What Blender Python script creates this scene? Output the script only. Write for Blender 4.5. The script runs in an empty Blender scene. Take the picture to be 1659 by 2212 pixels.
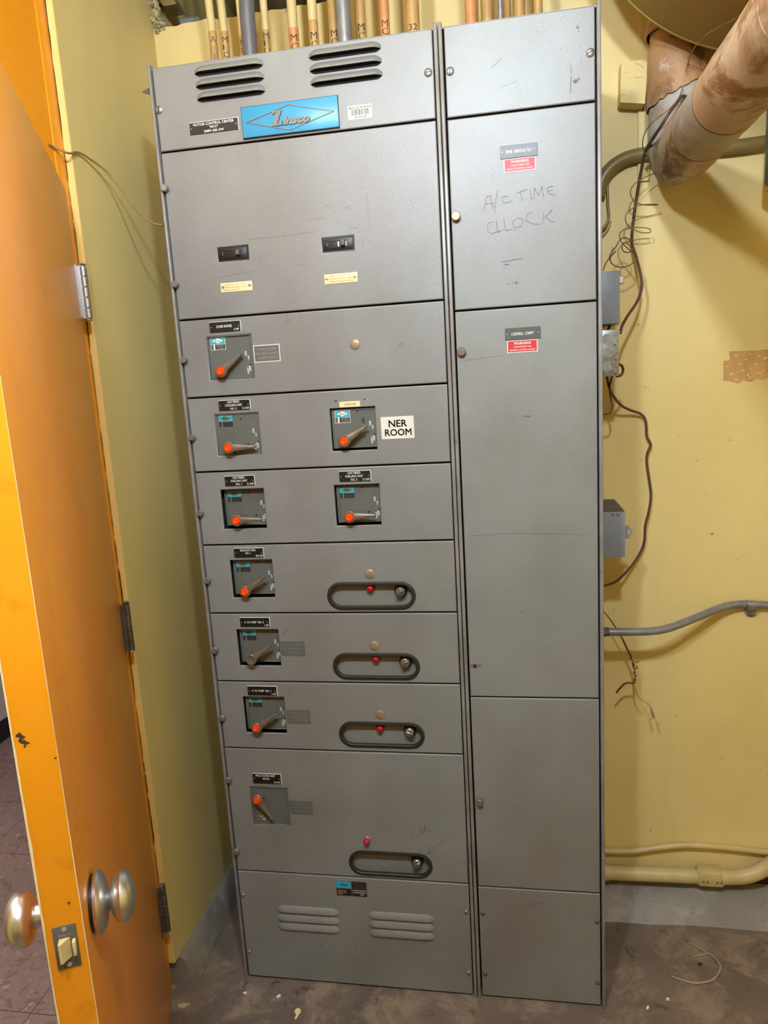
import bpy, bmesh, math, random
from mathutils import Vector, Matrix
random.seed(7)
S = bpy.context.scene
COL = S.collection

# ------------------------------------------------------------------ camera, world, lights, exposure
cam = bpy.data.cameras.new('camera')
cam.sensor_fit = 'VERTICAL'; cam.sensor_height = 24.0; cam.lens = 24.0 * 1552.18 / 2212
cam.clip_start = 0.02
co = bpy.data.objects.new('camera', cam); COL.objects.link(co)
R_, F_, U_ = Vector((0.984972, 0.162278, -0.059134)), Vector((-0.170385, 0.969012, -0.178844)), Vector((0.028279, 0.186232, 0.982099))
CAM = Vector((0.74657, -1.61377, 1.58476))
co.matrix_world = Matrix(((R_.x, U_.x, -F_.x, CAM.x), (R_.y, U_.y, -F_.y, CAM.y), (R_.z, U_.z, -F_.z, CAM.z), (0, 0, 0, 1)))
S.camera = co
w = bpy.data.worlds.new('world'); S.world = w; w.use_nodes = True
w.node_tree.nodes['Background'].inputs[0].default_value = (0.9, 0.85, 0.75, 1)
w.node_tree.nodes['Background'].inputs[1].default_value = 0.0
S.view_settings.view_transform = 'Standard'; S.view_settings.look = 'None'
S.view_settings.gamma = 1; S.view_settings.use_curve_mapping = False
S.view_settings.exposure = 0.0
BULB_POS = [(0.43, -1.45, 2.50), (0.85, -1.45, 2.50)]
BULB_R = 0.05; BULB_E = 565.0
BULB_COL = (1.0, 1.18, 1.45)
HALL_E = 26.0
def area(name, loc, size, energy, col, rot=(0, 0, 0)):
    l = bpy.data.lights.new(name, 'AREA'); l.shape = 'RECTANGLE'; l.size, l.size_y = size; l.energy = energy; l.color = col
    o = bpy.data.objects.new(name, l); o.location = loc; o.rotation_euler = rot; COL.objects.link(o); return o
area('hall_light', (-0.95, -0.6, 2.68), (0.6, 1.2), HALL_E, (1.0, 0.96, 0.93))

# ------------------------------------------------------------------ materials
def lin(c):
    return tuple(((v / 255) / 12.92 if v / 255 <= 0.04045 else ((v / 255 + 0.055) / 1.055) ** 2.4) for v in c) + (1,)
class NT:
    def __init__(s, name):
        s.m = bpy.data.materials.new(name); s.m.use_nodes = True; s.t = s.m.node_tree; s.n = s.t.nodes
        s.b = s.n['Principled BSDF']; s.tc = s.n.new('ShaderNodeTexCoord')
    def L(s, a, b): s.t.links.new(a, b)
    def mp(s, scale=(1, 1, 1)):
        m = s.n.new('ShaderNodeMapping'); m.inputs['Scale'].default_value = scale; s.L(s.tc.outputs['Object'], m.inputs[0]); return m.outputs[0]
    def noise(s, sc, det=4, rough=.55, scale=(1, 1, 1), dist=0):
        t = s.n.new('ShaderNodeTexNoise'); t.inputs['Scale'].default_value = sc; t.inputs['Detail'].default_value = det
        t.inputs['Roughness'].default_value = rough; t.inputs['Distortion'].default_value = dist; s.L(s.mp(scale), t.inputs['Vector']); return t.outputs[0]
    def ramp(s, v, a, b, lo=0., hi=1.):
        r = s.n.new('ShaderNodeMapRange'); r.inputs[1].default_value = a; r.inputs[2].default_value = b; r.inputs[3].default_value = lo; r.inputs[4].default_value = hi
        s.L(v, r.inputs[0]); return r.outputs[0]
    def mix(s, f, a, b):
        m = s.n.new('ShaderNodeMix'); m.data_type = 'RGBA'
        for v, i in ((f, 0), (a, 6), (b, 7)):
            if hasattr(v, 'is_linked'): s.L(v, m.inputs[i])
            else: m.inputs[i].default_value = v
        return m.outputs[2]
    def math(s, op, a, b=0.0):
        m = s.n.new('ShaderNodeMath'); m.operation = op
        for v, i in ((a, 0), (b, 1)):
            if hasattr(v, 'is_linked'): s.L(v, m.inputs[i])
            else: m.inputs[i].default_value = v
        return m.outputs[0]
    def bump(s, h, st=.3, d=.001):
        b = s.n.new('ShaderNodeBump'); b.inputs['Strength'].default_value = st; b.inputs['Distance'].default_value = d
        s.L(h, b.inputs['Height']); s.L(b.outputs[0], s.b.inputs['Normal'])
    def fin(s, col, rough, metal=0.0, spec=0.5):
        for v, k in ((col, 'Base Color'), (rough, 'Roughness'), (metal, 'Metallic'), (spec, 'Specular IOR Level')):
            if hasattr(v, 'is_linked'): s.L(v, s.b.inputs[k])
            else: s.b.inputs[k].default_value = v
        return s.m
def simple(name, rgb, rough=.5, metal=0.0, var=.12, sc=60, bump=0.0, spec=.5):
    t = NT(name); c = lin(rgb); d = tuple(x * (1 - var) for x in c[:3]) + (1,)
    n = t.noise(sc, 3)
    if bump: t.bump(n, bump, .001)
    return t.fin(t.mix(t.ramp(n, .35, .65), c, d), rough, metal, spec)
M = {}
def grey_paint():
    t = NT('grey_enamel')
    base = t.mix(t.ramp(t.noise(5, 4), .35, .7), lin((137, 138, 135)), lin((127, 128, 123)))
    base = t.mix(t.ramp(t.noise(2.2, 3, scale=(1, 1, .6)), .46, .72, 0, .55), base, lin((116, 104, 95)))
    sp = t.ramp(t.noise(420, 2, .6), .62, .70, 0, .35)                      # light flecks in the finish
    base = t.mix(sp, base, lin((196, 194, 190)))
    ch = t.ramp(t.noise(34, 6, .75, scale=(1, 1, 1)), .725, .745, 0, .8)            # small chips
    base = t.mix(ch, base, lin((62, 56, 50)))
    sc = t.ramp(t.noise(16, 5, .8, scale=(.6, 1, 7)), .74, .76, 0, .5)
    base = t.mix(sc, base, lin((92, 88, 84)))
    t.bump(t.noise(260, 3, .6), .22, .0012)
    return t.fin(base, .45, 0.15, .5)
M['grey'] = grey_paint()
def rim_paint():
    t = NT('grey_rim_enamel')
    base = t.mix(t.ramp(t.noise(9, 4), .35, .7), lin((140, 136, 131)), lin((115, 110, 104)))
    ch = t.ramp(t.noise(40, 6, .75, scale=(1, 1, .45)), .64, .67, 0, .95)
    base = t.mix(ch, base, lin((48, 42, 38)))
    return t.fin(base, .33, 0.0, .6)
M['rim'] = rim_paint()
M['inner'] = simple('cabinet_inside_shade', (16, 14, 12), .8)  # near-black colour deepens the shade in gaps and cut-outs
M['black'] = simple('black_plastic', (20, 19, 18), .45)
M['void'] = simple('opening_shade', (12, 10, 9), .9)  # near-black colour holds the unlit depth of the openings
M['plate_grey'] = simple('dark_grey_plate', (98, 100, 93), .42, 0, .1, 30)
M['tag_grey'] = simple('dark_grey_tag', (84, 82, 78), .4)
M['instr'] = simple('olive_grey_tag', (104, 103, 95), .4)
M['white'] = simple('white_ink', (232, 230, 222), .5, 0, .04)
M['dimwhite'] = simple('worn_white_ink', (150, 150, 138), .5, 0, .1)
M['paper'] = simple('white_paper', (220, 216, 200), .6, 0, .04)
M['ink'] = simple('black_ink', (30, 29, 30), .5)
M['cream_label'] = simple('cream_label', (236, 216, 160), .55, 0, .06)
M['brown_ink'] = simple('brown_ink', (120, 92, 60), .6)
M['blue'] = simple('sky_blue_enamel', (48, 146, 186), .35, 0, .08, 20)
M['teal'] = simple('teal_blue_print', (50, 168, 190), .4, 0, .1)
M['relief'] = simple('grey_relief', (120, 118, 116), .35, .5)
M['orange_cap'] = simple('orange_cap_plastic', (255, 72, 12), .3, 0, .05)
M['pale_orange'] = simple('pale_orange', (255, 130, 70), .3)
M['red_lens'] = simple('red_lens', (190, 20, 50), .18, 0, .1)
M['warn_red'] = simple('warning_red', (196, 38, 44), .45, 0, .08)
M['lever'] = simple('lever_metal', (128, 115, 98), .42, .35, .25, 50)
M['steel'] = simple('bare_steel', (180, 178, 172), .33, .9, .2, 70)
M['galv'] = simple('galvanised_steel', (176, 178, 175), .38, .7, .35, 90, .2)
M['screw'] = simple('dull_screw', (156, 154, 148), .42, .7, .2)
M['grey_box'] = simple('blue_grey_enamel', (134, 138, 142), .42, 0, .06)
M['dark_box'] = simple('dark_grey_steel', (92, 84, 78), .55)
M['rubber'] = simple('dark_rubber', (40, 37, 31), .5, 0, .15)
M['brass_plug'] = simple('tan_plug', (158, 142, 108), .4, .35, .12)
M['recess'] = simple('recess_grey', (128, 127, 119), .5, 0, .05, 8)
M['pencil'] = simple('pencil_marks', (104, 98, 96), .7)
M['faint'] = simple('faint_pencil', (112, 107, 103), .7)
M['brown_wire'] = simple('brown_cable', (96, 66, 46), .45, 0, .2, 40)
M['tan_wire'] = simple('tan_wire', (150, 118, 66), .5, 0, .2, 40)
M['cream_wire'] = simple('cream_wire', (214, 190, 128), .5)
M['floor_wire'] = simple('grey_tan_wire', (168, 146, 126), .5, 0, .25, 60)
M['satin'] = simple('satin_nickel', (214, 212, 208), .32, 1.0, .06, 30)
M['hinge_steel'] = simple('hinge_steel', (190, 186, 184), .3, .9, .12, 50)
M['hinge_dark'] = simple('dull_hinge_steel', (110, 98, 88), .45, .6, .25, 50)
M['conduit_grey'] = simple('grey_conduit_steel', (150, 150, 150), .36, .45, .25, 40)
M['pvc_grey'] = simple('grey_conduit_coat', (108, 106, 110), .38, .2, .12, 12)
M['cream_pipe'] = simple('cream_conduit_paint', (206, 182, 124), .42, 0, .14, 20)
M['tan_pipe'] = simple('tan_conduit_paint', (186, 146, 84), .4, 0, .25, 25)
M['orange_tape'] = simple('faded_orange_conduit', (200, 138, 84), .45, 0, .18, 30)
M['yellow_pipe'] = simple('yellow_conduit_paint', (186, 162, 92), .4, 0, .22, 25)
M['olive_pipe'] = simple('olive_conduit_paint', (140, 118, 66), .35, 0, .25, 18)
M['duct'] = simple('duct_paint', (166, 138, 62), .5, 0, .12, 3)
M['grime_and_shade'] = simple('grime_and_shade', (52, 42, 32), .8)  # marks and cracks, also the painted shade at the wall foot
M['plaster'] = simple('crumbling_plaster', (196, 180, 130), .8, 0, .45, 60, .8)
M['patch'] = None
def yellow(name, a, b, dirt=.6, sc=1.5):
    t = NT(name)
    base = t.mix(t.ramp(t.noise(sc, 4, .6), .35, .68), lin(a), lin(b))
    base = t.mix(t.ramp(t.noise(3, 5, .6, scale=(1, 1, .25)), .52, .8, 0, .35), base, lin((170, 138, 66)))
    base = t.mix(t.ramp(t.noise(30, 4, .72), .695, .72, 0, dirt), base, lin((84, 62, 30)))
    base = t.mix(t.ramp(t.noise(13, 5, .75), .72, .75, 0, .5), base, lin((196, 170, 105)))
    t.bump(t.noise(45, 5, .6), .18, .002)
    return t.fin(base, .48, 0, .4)
M['yellow'] = yellow('yellow_wall_paint', (233, 208, 140), (221, 194, 123))
M['yellow_left'] = yellow('olive_yellow_wall_paint', (214, 194, 130), (202, 182, 114), .4, 1.0)
M['yellow_lit_edge'] = yellow('lit_yellow_edge_paint', (232, 204, 128), (226, 196, 116), .4, 3)  # wall yellow made lighter where the return edge faces the lamp
def orange(name, chips):
    t = NT(name)
    base = t.mix(t.ramp(t.noise(2.4, 4, .6), .35, .7), lin((228, 146, 22)), lin((216, 134, 14)))
    base = t.mix(t.ramp(t.noise(10, 6, .7, dist=.6), .54, .68, 0, chips), base, lin((166, 104, 22)))
    base = t.mix(t.ramp(t.noise(26, 4, .75), .755, .77, 0, .7), base, lin((96, 48, 10)))
    t.bump(t.noise(25, 3, .5), .1, .002)
    return t.fin(base, .33, 0, .5)
M['orange'] = orange('orange_door_paint', .15)
M['orange_edge'] = orange('worn_orange_edge_paint', .5)
M['orange_frame'] = orange('orange_frame_paint', .1)
M['chip'] = simple('bare_door_edge', (232, 206, 160), .5, 0, .12, 40)
def concrete(name, a, b, c, stain):
    t = NT(name)
    base = t.mix(t.ramp(t.noise(4, 6, .65), .35, .65), lin(a), lin(b))
    base = t.mix(t.ramp(t.noise(7, 7, .75, dist=.5), .50, .62, 0, .8), base, lin(c))
    base = t.mix(t.ramp(t.noise(17, 5, .68, dist=.3), .60, .68, 0, stain), base, lin((58, 48, 44)))
    base = t.mix(t.ramp(t.noise(120, 2, .6), .73, .76, 0, .7), base, lin((210, 200, 184)))
    t.bump(t.noise(30, 6, .7), .35, .003)
    return t.fin(base, t.ramp(t.noise(6, 3), .3, .7, .45, .75), 0, .4)
M['concrete'] = concrete('stained_concrete', (122, 105, 92), (98, 85, 77), (146, 128, 108), .8)
M['kerb'] = concrete('kerb_concrete', (142, 134, 126), (120, 114, 106), (160, 152, 144), .3)
def tile():
    t = NT('vinyl_tile')
    base = t.mix(t.ramp(t.noise(2, 3), .35, .65), lin((150, 126, 120)), lin((138, 116, 110)))
    base = t.mix(t.ramp(t.noise(26, 4, .6, scale=(1, 1.6, 1), dist=.8), .56, .60, 0, .55), base, lin((112, 86, 80)))
    base = t.mix(t.ramp(t.noise(34, 3, .6, scale=(1.4, 1, 1), dist=.6), .62, .65, 0, .6), base, lin((182, 164, 156)))
    sep = t.n.new('ShaderNodeSeparateXYZ'); t.L(t.tc.outputs['Object'], sep.inputs[0])
    def seam(o, off):
        v = t.math('ADD', o, off); v = t.math('PINGPONG', v, .1524); return t.math('LESS_THAN', v, .0012)
    s1, s2 = seam(sep.outputs[0], .533 + .3048 * 20), seam(sep.outputs[1], .172 + .3048 * 20)
    return t.fin(t.mix(t.math('MAXIMUM', s1, s2), base, lin((78, 62, 58))), .38, 0, .5)
M['tile'] = tile()
M['hall_white'] = simple('white_hall_wall', (226, 220, 218), .6, 0, .03, 4)
M['black_base'] = simple('black_cove_base', (34, 32, 34), .4)
def jacket(name, a, b, c, st, wr=9):
    t = NT(name)
    base = t.mix(t.ramp(t.noise(5, 5, .65), .38, .62), lin(a), lin(b))
    base = t.mix(t.ramp(t.noise(wr, 6, .7, scale=(1, .55, 1), dist=.8), .49, .58, 0, st), base, lin(c))
    base = t.mix(t.ramp(t.noise(14, 5, .7), .62, .72, 0, .5), base, lin((226, 216, 202)))
    base = t.mix(t.ramp(t.noise(60, 4, .7), .72, .75, 0, .7), base, lin((92, 58, 30)))
    t.bump(t.noise(30, 6, .7, dist=.3), .5, .004)
    return t.fin(base, t.ramp(t.noise(8, 3), .3, .7, .4, .7), 0, .45)
M['jacket'] = jacket('stained_pipe_jacket', (206, 178, 148), (186, 156, 120), (140, 94, 40), .9)
M['jacket_dark'] = jacket('brown_pipe_jacket', (196, 148, 100), (166, 122, 80), (118, 80, 44), .8)
M['jacket_pale'] = jacket('pale_pipe_cover', (188, 178, 162), (172, 162, 148), (150, 104, 54), .45, 6)
def patchmat():
    t = NT('peeled_board')
    base = t.mix(t.ramp(t.noise(14, 4, .6, scale=(1, 1, .5)), .4, .6), lin((212, 164, 104)), lin((186, 138, 84)))
    base = t.mix(t.ramp(t.noise(55, 4, .7), .62, .66, 0, .9), base, lin((238, 216, 150)))
    return t.fin(base, .7, 0, .3)
M['patch'] = patchmat()
t = NT('lamp_glass'); t.b.inputs['Emission Color'].default_value = BULB_COL + (1,); t.b.inputs['Emission Strength'].default_value = BULB_E
M['bulb'] = t.m

# ------------------------------------------------------------------ mesh builder
class MB:
    def __init__(s): s.b = bmesh.new(); s.mi = 0
    def face(s, vs, smooth=False):
        try: f = s.b.faces.new(vs)
        except ValueError: return None
        f.material_index = s.mi; f.smooth = smooth; return f
    def poly(s, pts):
        return s.face([s.b.verts.new(p) for p in pts])
    def box(s, x0, x1, y0, y1, z0, z1, bev=0.0, seg=2, mat=None):
        c = [(x, y, z) for z in (z0, z1) for y in (y0, y1) for x in (x0, x1)]
        if mat is not None: c = [mat @ Vector(p) for p in c]
        v = [s.b.verts.new(p) for p in c]
        fs = [s.face([v[i] for i in q]) for q in ((0, 2, 3, 1), (4, 5, 7, 6), (0, 1, 5, 4), (2, 6, 7, 3), (0, 4, 6, 2), (1, 3, 7, 5))]
        if bev:
            r = bmesh.ops.bevel(s.b, geom=list({e for f in fs for e in f.edges}), offset=bev, segments=seg, profile=.5, affect='EDGES')
            for f in r['faces']: f.material_index = s.mi
        return s
    def ring(s, c, r, ax, up, n, a0=0.0):
        ax = Vector(ax).normalized(); u = Vector(up); u = (u - ax * u.dot(ax)).normalized(); w_ = ax.cross(u)
        return [s.b.verts.new(Vector(c) + (u * math.cos(a0 + 2 * math.pi * i / n) + w_ * math.sin(a0 + 2 * math.pi * i / n)) * r) for i in range(n)]
    def loft(s, rings, cap=True, smooth=True):
        for a, b in zip(rings, rings[1:]):
            n = len(a)
            for i in range(n): s.face([a[i], a[(i + 1) % n], b[(i + 1) % n], b[i]], smooth)
        if cap: s.face(rings[0][::-1]); s.face(rings[-1])
    def lathe(s, org, ax, prof, n=24, up=None, smooth=True):
        ax = Vector(ax).normalized(); up = up or ((0, 0, 1) if abs(ax.z) < .9 else (1, 0, 0))
        rs = [s.ring(Vector(org) + ax * h, max(r, 1e-5), ax, up, n) for h, r in prof]
        s.loft(rs, True, smooth); return s
    def tube(s, pts, r, n=10, smooth_path=True, k=6, cap=True):
        pts = [Vector(p) for p in pts]
        rr = r if isinstance(r, (list, tuple)) else [r] * len(pts)
        if smooth_path and len(pts) > 2:
            q = []; qr = []
            for i in range(len(pts) - 1):
                p0 = pts[max(i - 1, 0)]; p1 = pts[i]; p2 = pts[i + 1]; p3 = pts[min(i + 2, len(pts) - 1)]
                for j in range(k):
                    t_ = j / k
                    q.append(.5 * ((2 * p1) + (p2 - p0) * t_ + (2 * p0 - 5 * p1 + 4 * p2 - p3) * t_ ** 2 + (3 * p1 - p0 - 3 * p2 + p3) * t_ ** 3)); qr.append(rr[i] * (1 - t_) + rr[i + 1] * t_)
            q.append(pts[-1]); qr.append(rr[-1]); pts, rr = q, qr
        rs = []; up = None
        for i, p in enumerate(pts):
            d = (pts[min(i + 1, len(pts) - 1)] - pts[max(i - 1, 0)])
            if d.length < 1e-7: continue
            d.normalize()
            if up is None: up = Vector((0, 0, 1)) if abs(d.z) < .9 else Vector((1, 0, 0))
            up = (up - d * up.dot(d)).normalized()
            rs.append(s.ring(p, rr[i], d, up, n))
        s.loft(rs, cap); return s
    def add_mesh(s, me, mat, mi=None):
        vs = [s.b.verts.new(mat @ v.co) for v in me.vertices]
        for p in me.polygons:
            try:
                f = s.b.faces.new([vs[i] for i in p.vertices]); f.material_index = s.mi; f.smooth = False
            except ValueError: pass
def FM(x, z, y=0.0, rot=0.0):       # text plane (x right, y up) -> vertical plane facing -Y
    return Matrix.Translation((x, y, z)) @ Matrix(((1, 0, 0, 0), (0, 0, -1, 0), (0, 1, 0, 0), (0, 0, 0, 1))) @ Matrix.Rotation(rot, 4, 'Z')
def text_mesh(body, bold=0.0, shear=0.0, ext=0.0, line=.75, space=1.0, res=2):
    cu = bpy.data.curves.new('t', 'FONT'); cu.body = body; cu.size = 1; cu.align_x = 'CENTER'; cu.offset = bold; cu.shear = shear
    cu.extrude = ext; cu.resolution_u = res; cu.space_line = line; cu.space_character = space
    o = bpy.data.objects.new('t', cu); COL.objects.link(o)
    me = bpy.data.meshes.new_from_object(o.evaluated_get(bpy.context.evaluated_depsgraph_get()))
    bpy.data.objects.remove(o); bpy.data.curves.remove(cu); return me
def text(mb, body, x, z, w_, h, y=-.0004, rot=0.0, bold=0.01, shear=0.0, ext=0.0, line=1.0, space=1.0, frame=None, fn=None):
    me = text_mesh(body, bold, shear, 0, line, space)
    xs = [v.co.x for v in me.vertices]; ys = [v.co.y for v in me.vertices]
    if not xs: return
    sx, sy = w_ / (max(xs) - min(xs)), h / (max(ys) - min(ys)); cx, cy = (max(xs) + min(xs)) / 2, (max(ys) + min(ys)) / 2
    base = frame if frame is not None else FM(x, z, y, rot)
    mat = base @ Matrix.Diagonal((sx, sy, 1, 1)) @ Matrix.Translation((-cx, -cy, 0))
    if fn:
        for v in me.vertices: v.co = fn((v.co.x - cx) * sx, (v.co.y - cy) * sy)
        mb.add_mesh(me, Matrix.Identity(4))
    else:
        mb.add_mesh(me, mat)
        if ext:                     # raised letters: side walls
            me2 = text_mesh(body, bold, shear, ext / sx, line, space)
            mb.add_mesh(me2, mat)
            bpy.data.meshes.remove(me2)
    bpy.data.meshes.remove(me)
def plate2d(mb, outer, holes, y0, y1, bev=.001):
    """flat sheet facing -Y between depths y0 (front) and y1, with holes cut through it"""
    cu = bpy.data.curves.new('p', 'CURVE'); cu.dimensions = '2D'; cu.fill_mode = 'BOTH'
    for lp in [outer] + holes:
        sp = cu.splines.new('POLY'); sp.points.add(len(lp) - 1); sp.use_cyclic_u = True
        for i, (a, b) in enumerate(lp): sp.points[i].co = (a, b, 0, 1)
    cu.extrude = (y1 - y0) / 2 - bev; cu.bevel_depth = bev; cu.bevel_resolution = 2; cu.offset = -bev
    o = bpy.data.objects.new('p', cu); COL.objects.link(o)
    me = bpy.data.meshes.new_from_object(o.evaluated_get(bpy.context.evaluated_depsgraph_get()))
    bpy.data.objects.remove(o); bpy.data.curves.remove(cu)
    mb.add_mesh(me, FM(0, 0, (y0 + y1) / 2)); bpy.data.meshes.remove(me)
def rect(x0, x1, z0, z1): return [(x0, z0), (x1, z0), (x1, z1), (x0, z1)]
def stadium(cx, cz, W, H, n=10):
    r = H / 2; a = W / 2 - r; p = []
    for i in range(n + 1): t_ = -math.pi / 2 + math.pi * i / n; p.append((cx + a + r * math.cos(t_), cz + r * math.sin(t_)))
    for i in range(n + 1): t_ = math.pi / 2 + math.pi * i / n; p.append((cx - a + r * math.cos(t_), cz + r * math.sin(t_)))
    return p
def stroke(mb, pts, wd=.0012, y=-.0005):
    for (a, b), (c, d) in zip(pts, pts[1:]):
        v = Vector((c - a, d - b)); 
        if v.length < 1e-6: continue
        n = Vector((-v.y, v.x)).normalized() * wd / 2
        mb.poly([(a + n.x, y, b + n.y), (c + n.x, y, d + n.y), (c - n.x, y, d - n.y), (a - n.x, y, b - n.y)])

def obj(name, mb, mats, parent=None, label=None, smooth=False, local=False):
    me = bpy.data.meshes.new(name); bmesh.ops.recalc_face_normals(mb.b, faces=mb.b.faces) if not getattr(mb, 'flat', False) else None
    mb.b.to_mesh(me); mb.b.free()
    for m in (mats if isinstance(mats, (list, tuple)) else [mats]): me.materials.append(M[m] if isinstance(m, str) else m)
    me.set_sharp_from_angle(angle=math.radians(38))
    o = bpy.data.objects.new(name, me); COL.objects.link(o)
    if parent is not None:
        o.parent = parent
        if parent.parent is None and not local: o.location = -parent.location
    if label: o['label'] = label
    if name in ('scratches', 'paint_chips', 'scuff_marks', 'paint_flakes'): o['kind'] = 'stuff'
    return o
def thing(name, loc, label, cat, group=None, rz=0.0):
    o = bpy.data.objects.new(name, None); COL.objects.link(o); o.location = loc; o.rotation_euler = (0, 0, rz); o.empty_display_size = .05
    return tag(o, label, cat, group)
def tag(o, label, cat, group=None):
    o['label'] = label; o['category'] = cat
    if group: o['group'] = group
    return o
def struct(name, mb, mats, parent=None):
    o = obj(name, mb, mats, parent)
    if parent is None: o['kind'] = 'structure'
    return o

# ------------------------------------------------------------------ the room
CEIL = 2.9; XR = 2.4; YB = 0.42; XL = -0.165; YREAR = -4.6; XH = -0.30; XW = -1.67
mb = MB(); mb.box(XL - .015, XR + .1, YREAR - .1, 1.3, -.12, 0); struct('floor', mb, 'concrete')
mb = MB(); mb.box(XW - .1, XL - .015, YREAR - .1, 2.4, -.12, 0); struct('floor_hallway', mb, 'tile')
mb = MB(); mb.box(XL - .2, XR + .1, YREAR - .1, 1.3, CEIL, CEIL + .1); struct('ceiling', mb, 'yellow_left')
mb = MB(); mb.box(XW - .1, XH + .05, YREAR - .1, 2.4, 2.7, 2.8); struct('ceiling_hallway', mb, 'hall_white')
# back wall with a rough top edge under the ceiling opening
mb = MB()
top = []; x = XL - .1
while x < .62:
    top.append((x, 2.563 + random.uniform(-.004, .004))); x += random.uniform(.015, .04)
top += [(.62, 2.565), (.62, 2.60), (.80, 2.60), (.80, CEIL), (XR, CEIL)]
plate2d(mb, [(XL - .1, 0)] + top + [(XR, CEIL), (XR, 0)][1:], [], YB, YB + .12, .0005)
wb = struct('wall_back', mb, 'yellow')
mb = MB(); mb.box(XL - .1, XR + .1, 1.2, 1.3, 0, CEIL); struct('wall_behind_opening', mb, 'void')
mb = MB(); mb.box(XR, XR + .1, YREAR, 1.3, 0, CEIL); struct('wall_right', mb, 'yellow')
mb = MB(); mb.box(XL - .1, XR, YREAR - .1, YREAR, 0, CEIL); struct('wall_front', mb, 'yellow')
# left wall: furred out 15 mm past the door frame, return edge coloured lighter for facing the lamp, crumbled paint along it
YE = -.068
mb = MB(); mb.box(XH, XL, YE + .002, 1.2, .09, CEIL)
mb.mi = 1
edge = []; z = .09
mb.box(XL - .016, XL - .0005, YE, YE + .003, .09, CEIL)
struct('wall_left', mb, ['yellow_left', 'yellow_lit_edge'])
mb = MB(); z = .15
while z < 2.7:
    l = random.uniform(.03, .16); wd = random.choice([.0015, .002, .003, .005])
    x0 = XL - .0155
    pts = []; n = 6
    for i in range(n + 1): pts.append((x0 + random.uniform(-.0008, .0008) - wd / 2, YE - .0012, z + l * i / n))
    for i in range(n, -1, -1): pts.append((x0 + wd / 2 * (1 if 0 < i < n else .2) + random.uniform(-.0006, .0006), YE - .0012, z + l * i / n))
    mb.poly(pts); z += l + random.uniform(0, .02)
o = struct('paint_crack', mb, 'grime_and_shade', bpy.data.objects['wall_left'])
# wall on the latch side of the doorway and above the transom
mb = MB(); mb.box(XH, XL - .015, YREAR, -1.14, 0, CEIL); struct('wall_left_front', mb, 'yellow_left')
mb = MB(); mb.box(XH, XL - .018, -1.14, YE, 2.62, CEIL); struct('wall_left_top', mb, 'yellow_left')
# hallway walls
mb = MB(); mb.box(XW - .1, XW, YREAR, 2.4, 0, 2.7); struct('wall_hallway', mb, 'hall_white')
mb = MB(); mb.box(XW, XW + .006, YREAR, 2.4, 0, .1, .002); struct('baseboard_hallway', mb, 'black_base')
mb = MB(); mb.box(XW, XH, 2.3, 2.4, 0, 2.7); struct('wall_hallway_end', mb, 'hall_white')
mb = MB(); mb.box(XW, XH, YREAR - .1, YREAR, 0, 2.7); struct('wall_hallway_front', mb, 'hall_white')
# sloping concrete kerbs
def kerb(name, prof_pts, axis, a, b, dz):
    mb = MB(); n = 26; rings = []
    for i in range(n + 1):
        t_ = a + (b - a) * i / n; ring = []
        for j, (u, z) in enumerate(prof_pts):
            jit = random.uniform(-dz, dz) if j < len(prof_pts) - 2 else 0
            if j == 0: jit *= 1.6
            p = (t_, u + jit, max(z + jit, 0) if j else 0) if axis == 'x' else (u + jit, t_, max(z + jit, 0) if j else 0)
            ring.append(mb.b.verts.new(p))
        rings.append(ring)
    mb.loft(rings, True, True); return struct(name, mb, 'kerb')
kerb('baseboard_back', [(.300, 0), (.318, .018), (.352, .048), (.385, .058), (YB + .005, .064), (YB + .005, 0)], 'x', XL, XR, .003)
kerb('baseboard_left', [(-.128, 0), (-.134, .035), (-.146, .075), (-.158, .088), (-.20, .092), (-.20, 0)], 'y', YE + .022, .40, .002)
mb = MB(); mb.box(XL - .015, XR, YB - .004, YB + .01, .052, .098); struct('shade_strip', mb, 'grime_and_shade')   # dark strip painting the shade between pipe and kerb
# old patch of bare board where something was pulled off the wall
mb = MB()
pts = [(1.311, 1.5719), (1.3108, 1.5338), (1.3314, 1.5302), (1.3497, 1.5232), (1.3607, 1.5321), (1.379, 1.5262), (1.3922, 1.5338), (1.408, 1.5293), (1.4301, 1.5386), (1.4658, 1.533), (1.463, 1.6068), (1.4277, 1.6068), (1.3966, 1.6065), (1.3654, 1.6062), (1.3237, 1.6077), (1.3265, 1.5875), (1.3198, 1.5844), (1.3108, 1.5838)]
mb.poly([(a, YB - .0008, b) for a, b in pts]); struct('bare_patch', mb, 'patch', wb)
mb = MB()
for cx_, cy_, cz_ in [(1.3175, 0.418, 1.5691), (1.3405, 0.418, 1.596), (1.3655, 0.418, 1.585), (1.3764, 0.418, 1.5973), (1.3967, 0.418, 1.5901), (1.3585, 0.418, 1.5571), (1.3774, 0.418, 1.5619), (1.398, 0.418, 1.5476), (1.3422, 0.418, 1.5344), (1.4107, 0.418, 1.5681), (1.3304, 0.418, 1.5493), (1.3906, 0.418, 1.5705), (1.3524, 0.418, 1.5729), (1.409, 0.418, 1.5541)]:
    a_ = random.uniform(0, 3); el = random.uniform(.0025, .006)
    mb.poly([(cx_ + el * random.uniform(.5, 1.2) * math.cos(a_ + k * .628), .4184, cz_ + el * .6 * random.uniform(.3, 1.2) * math.sin(a_ + k * .628)) for k in range(10)])
struct('paint_flakes', mb, 'yellow', wb)
# thin painted board up the back wall beside the wooden block
mb = MB(); a, b = [(1.0939, 0.412, 2.0439), (1.1336, 0.412, 2.3921)]
mb.box(a[0], a[0] + .028, YB - .008, YB, a[2], 2.5, .001); struct('trim_2', mb, 'yellow')
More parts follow.
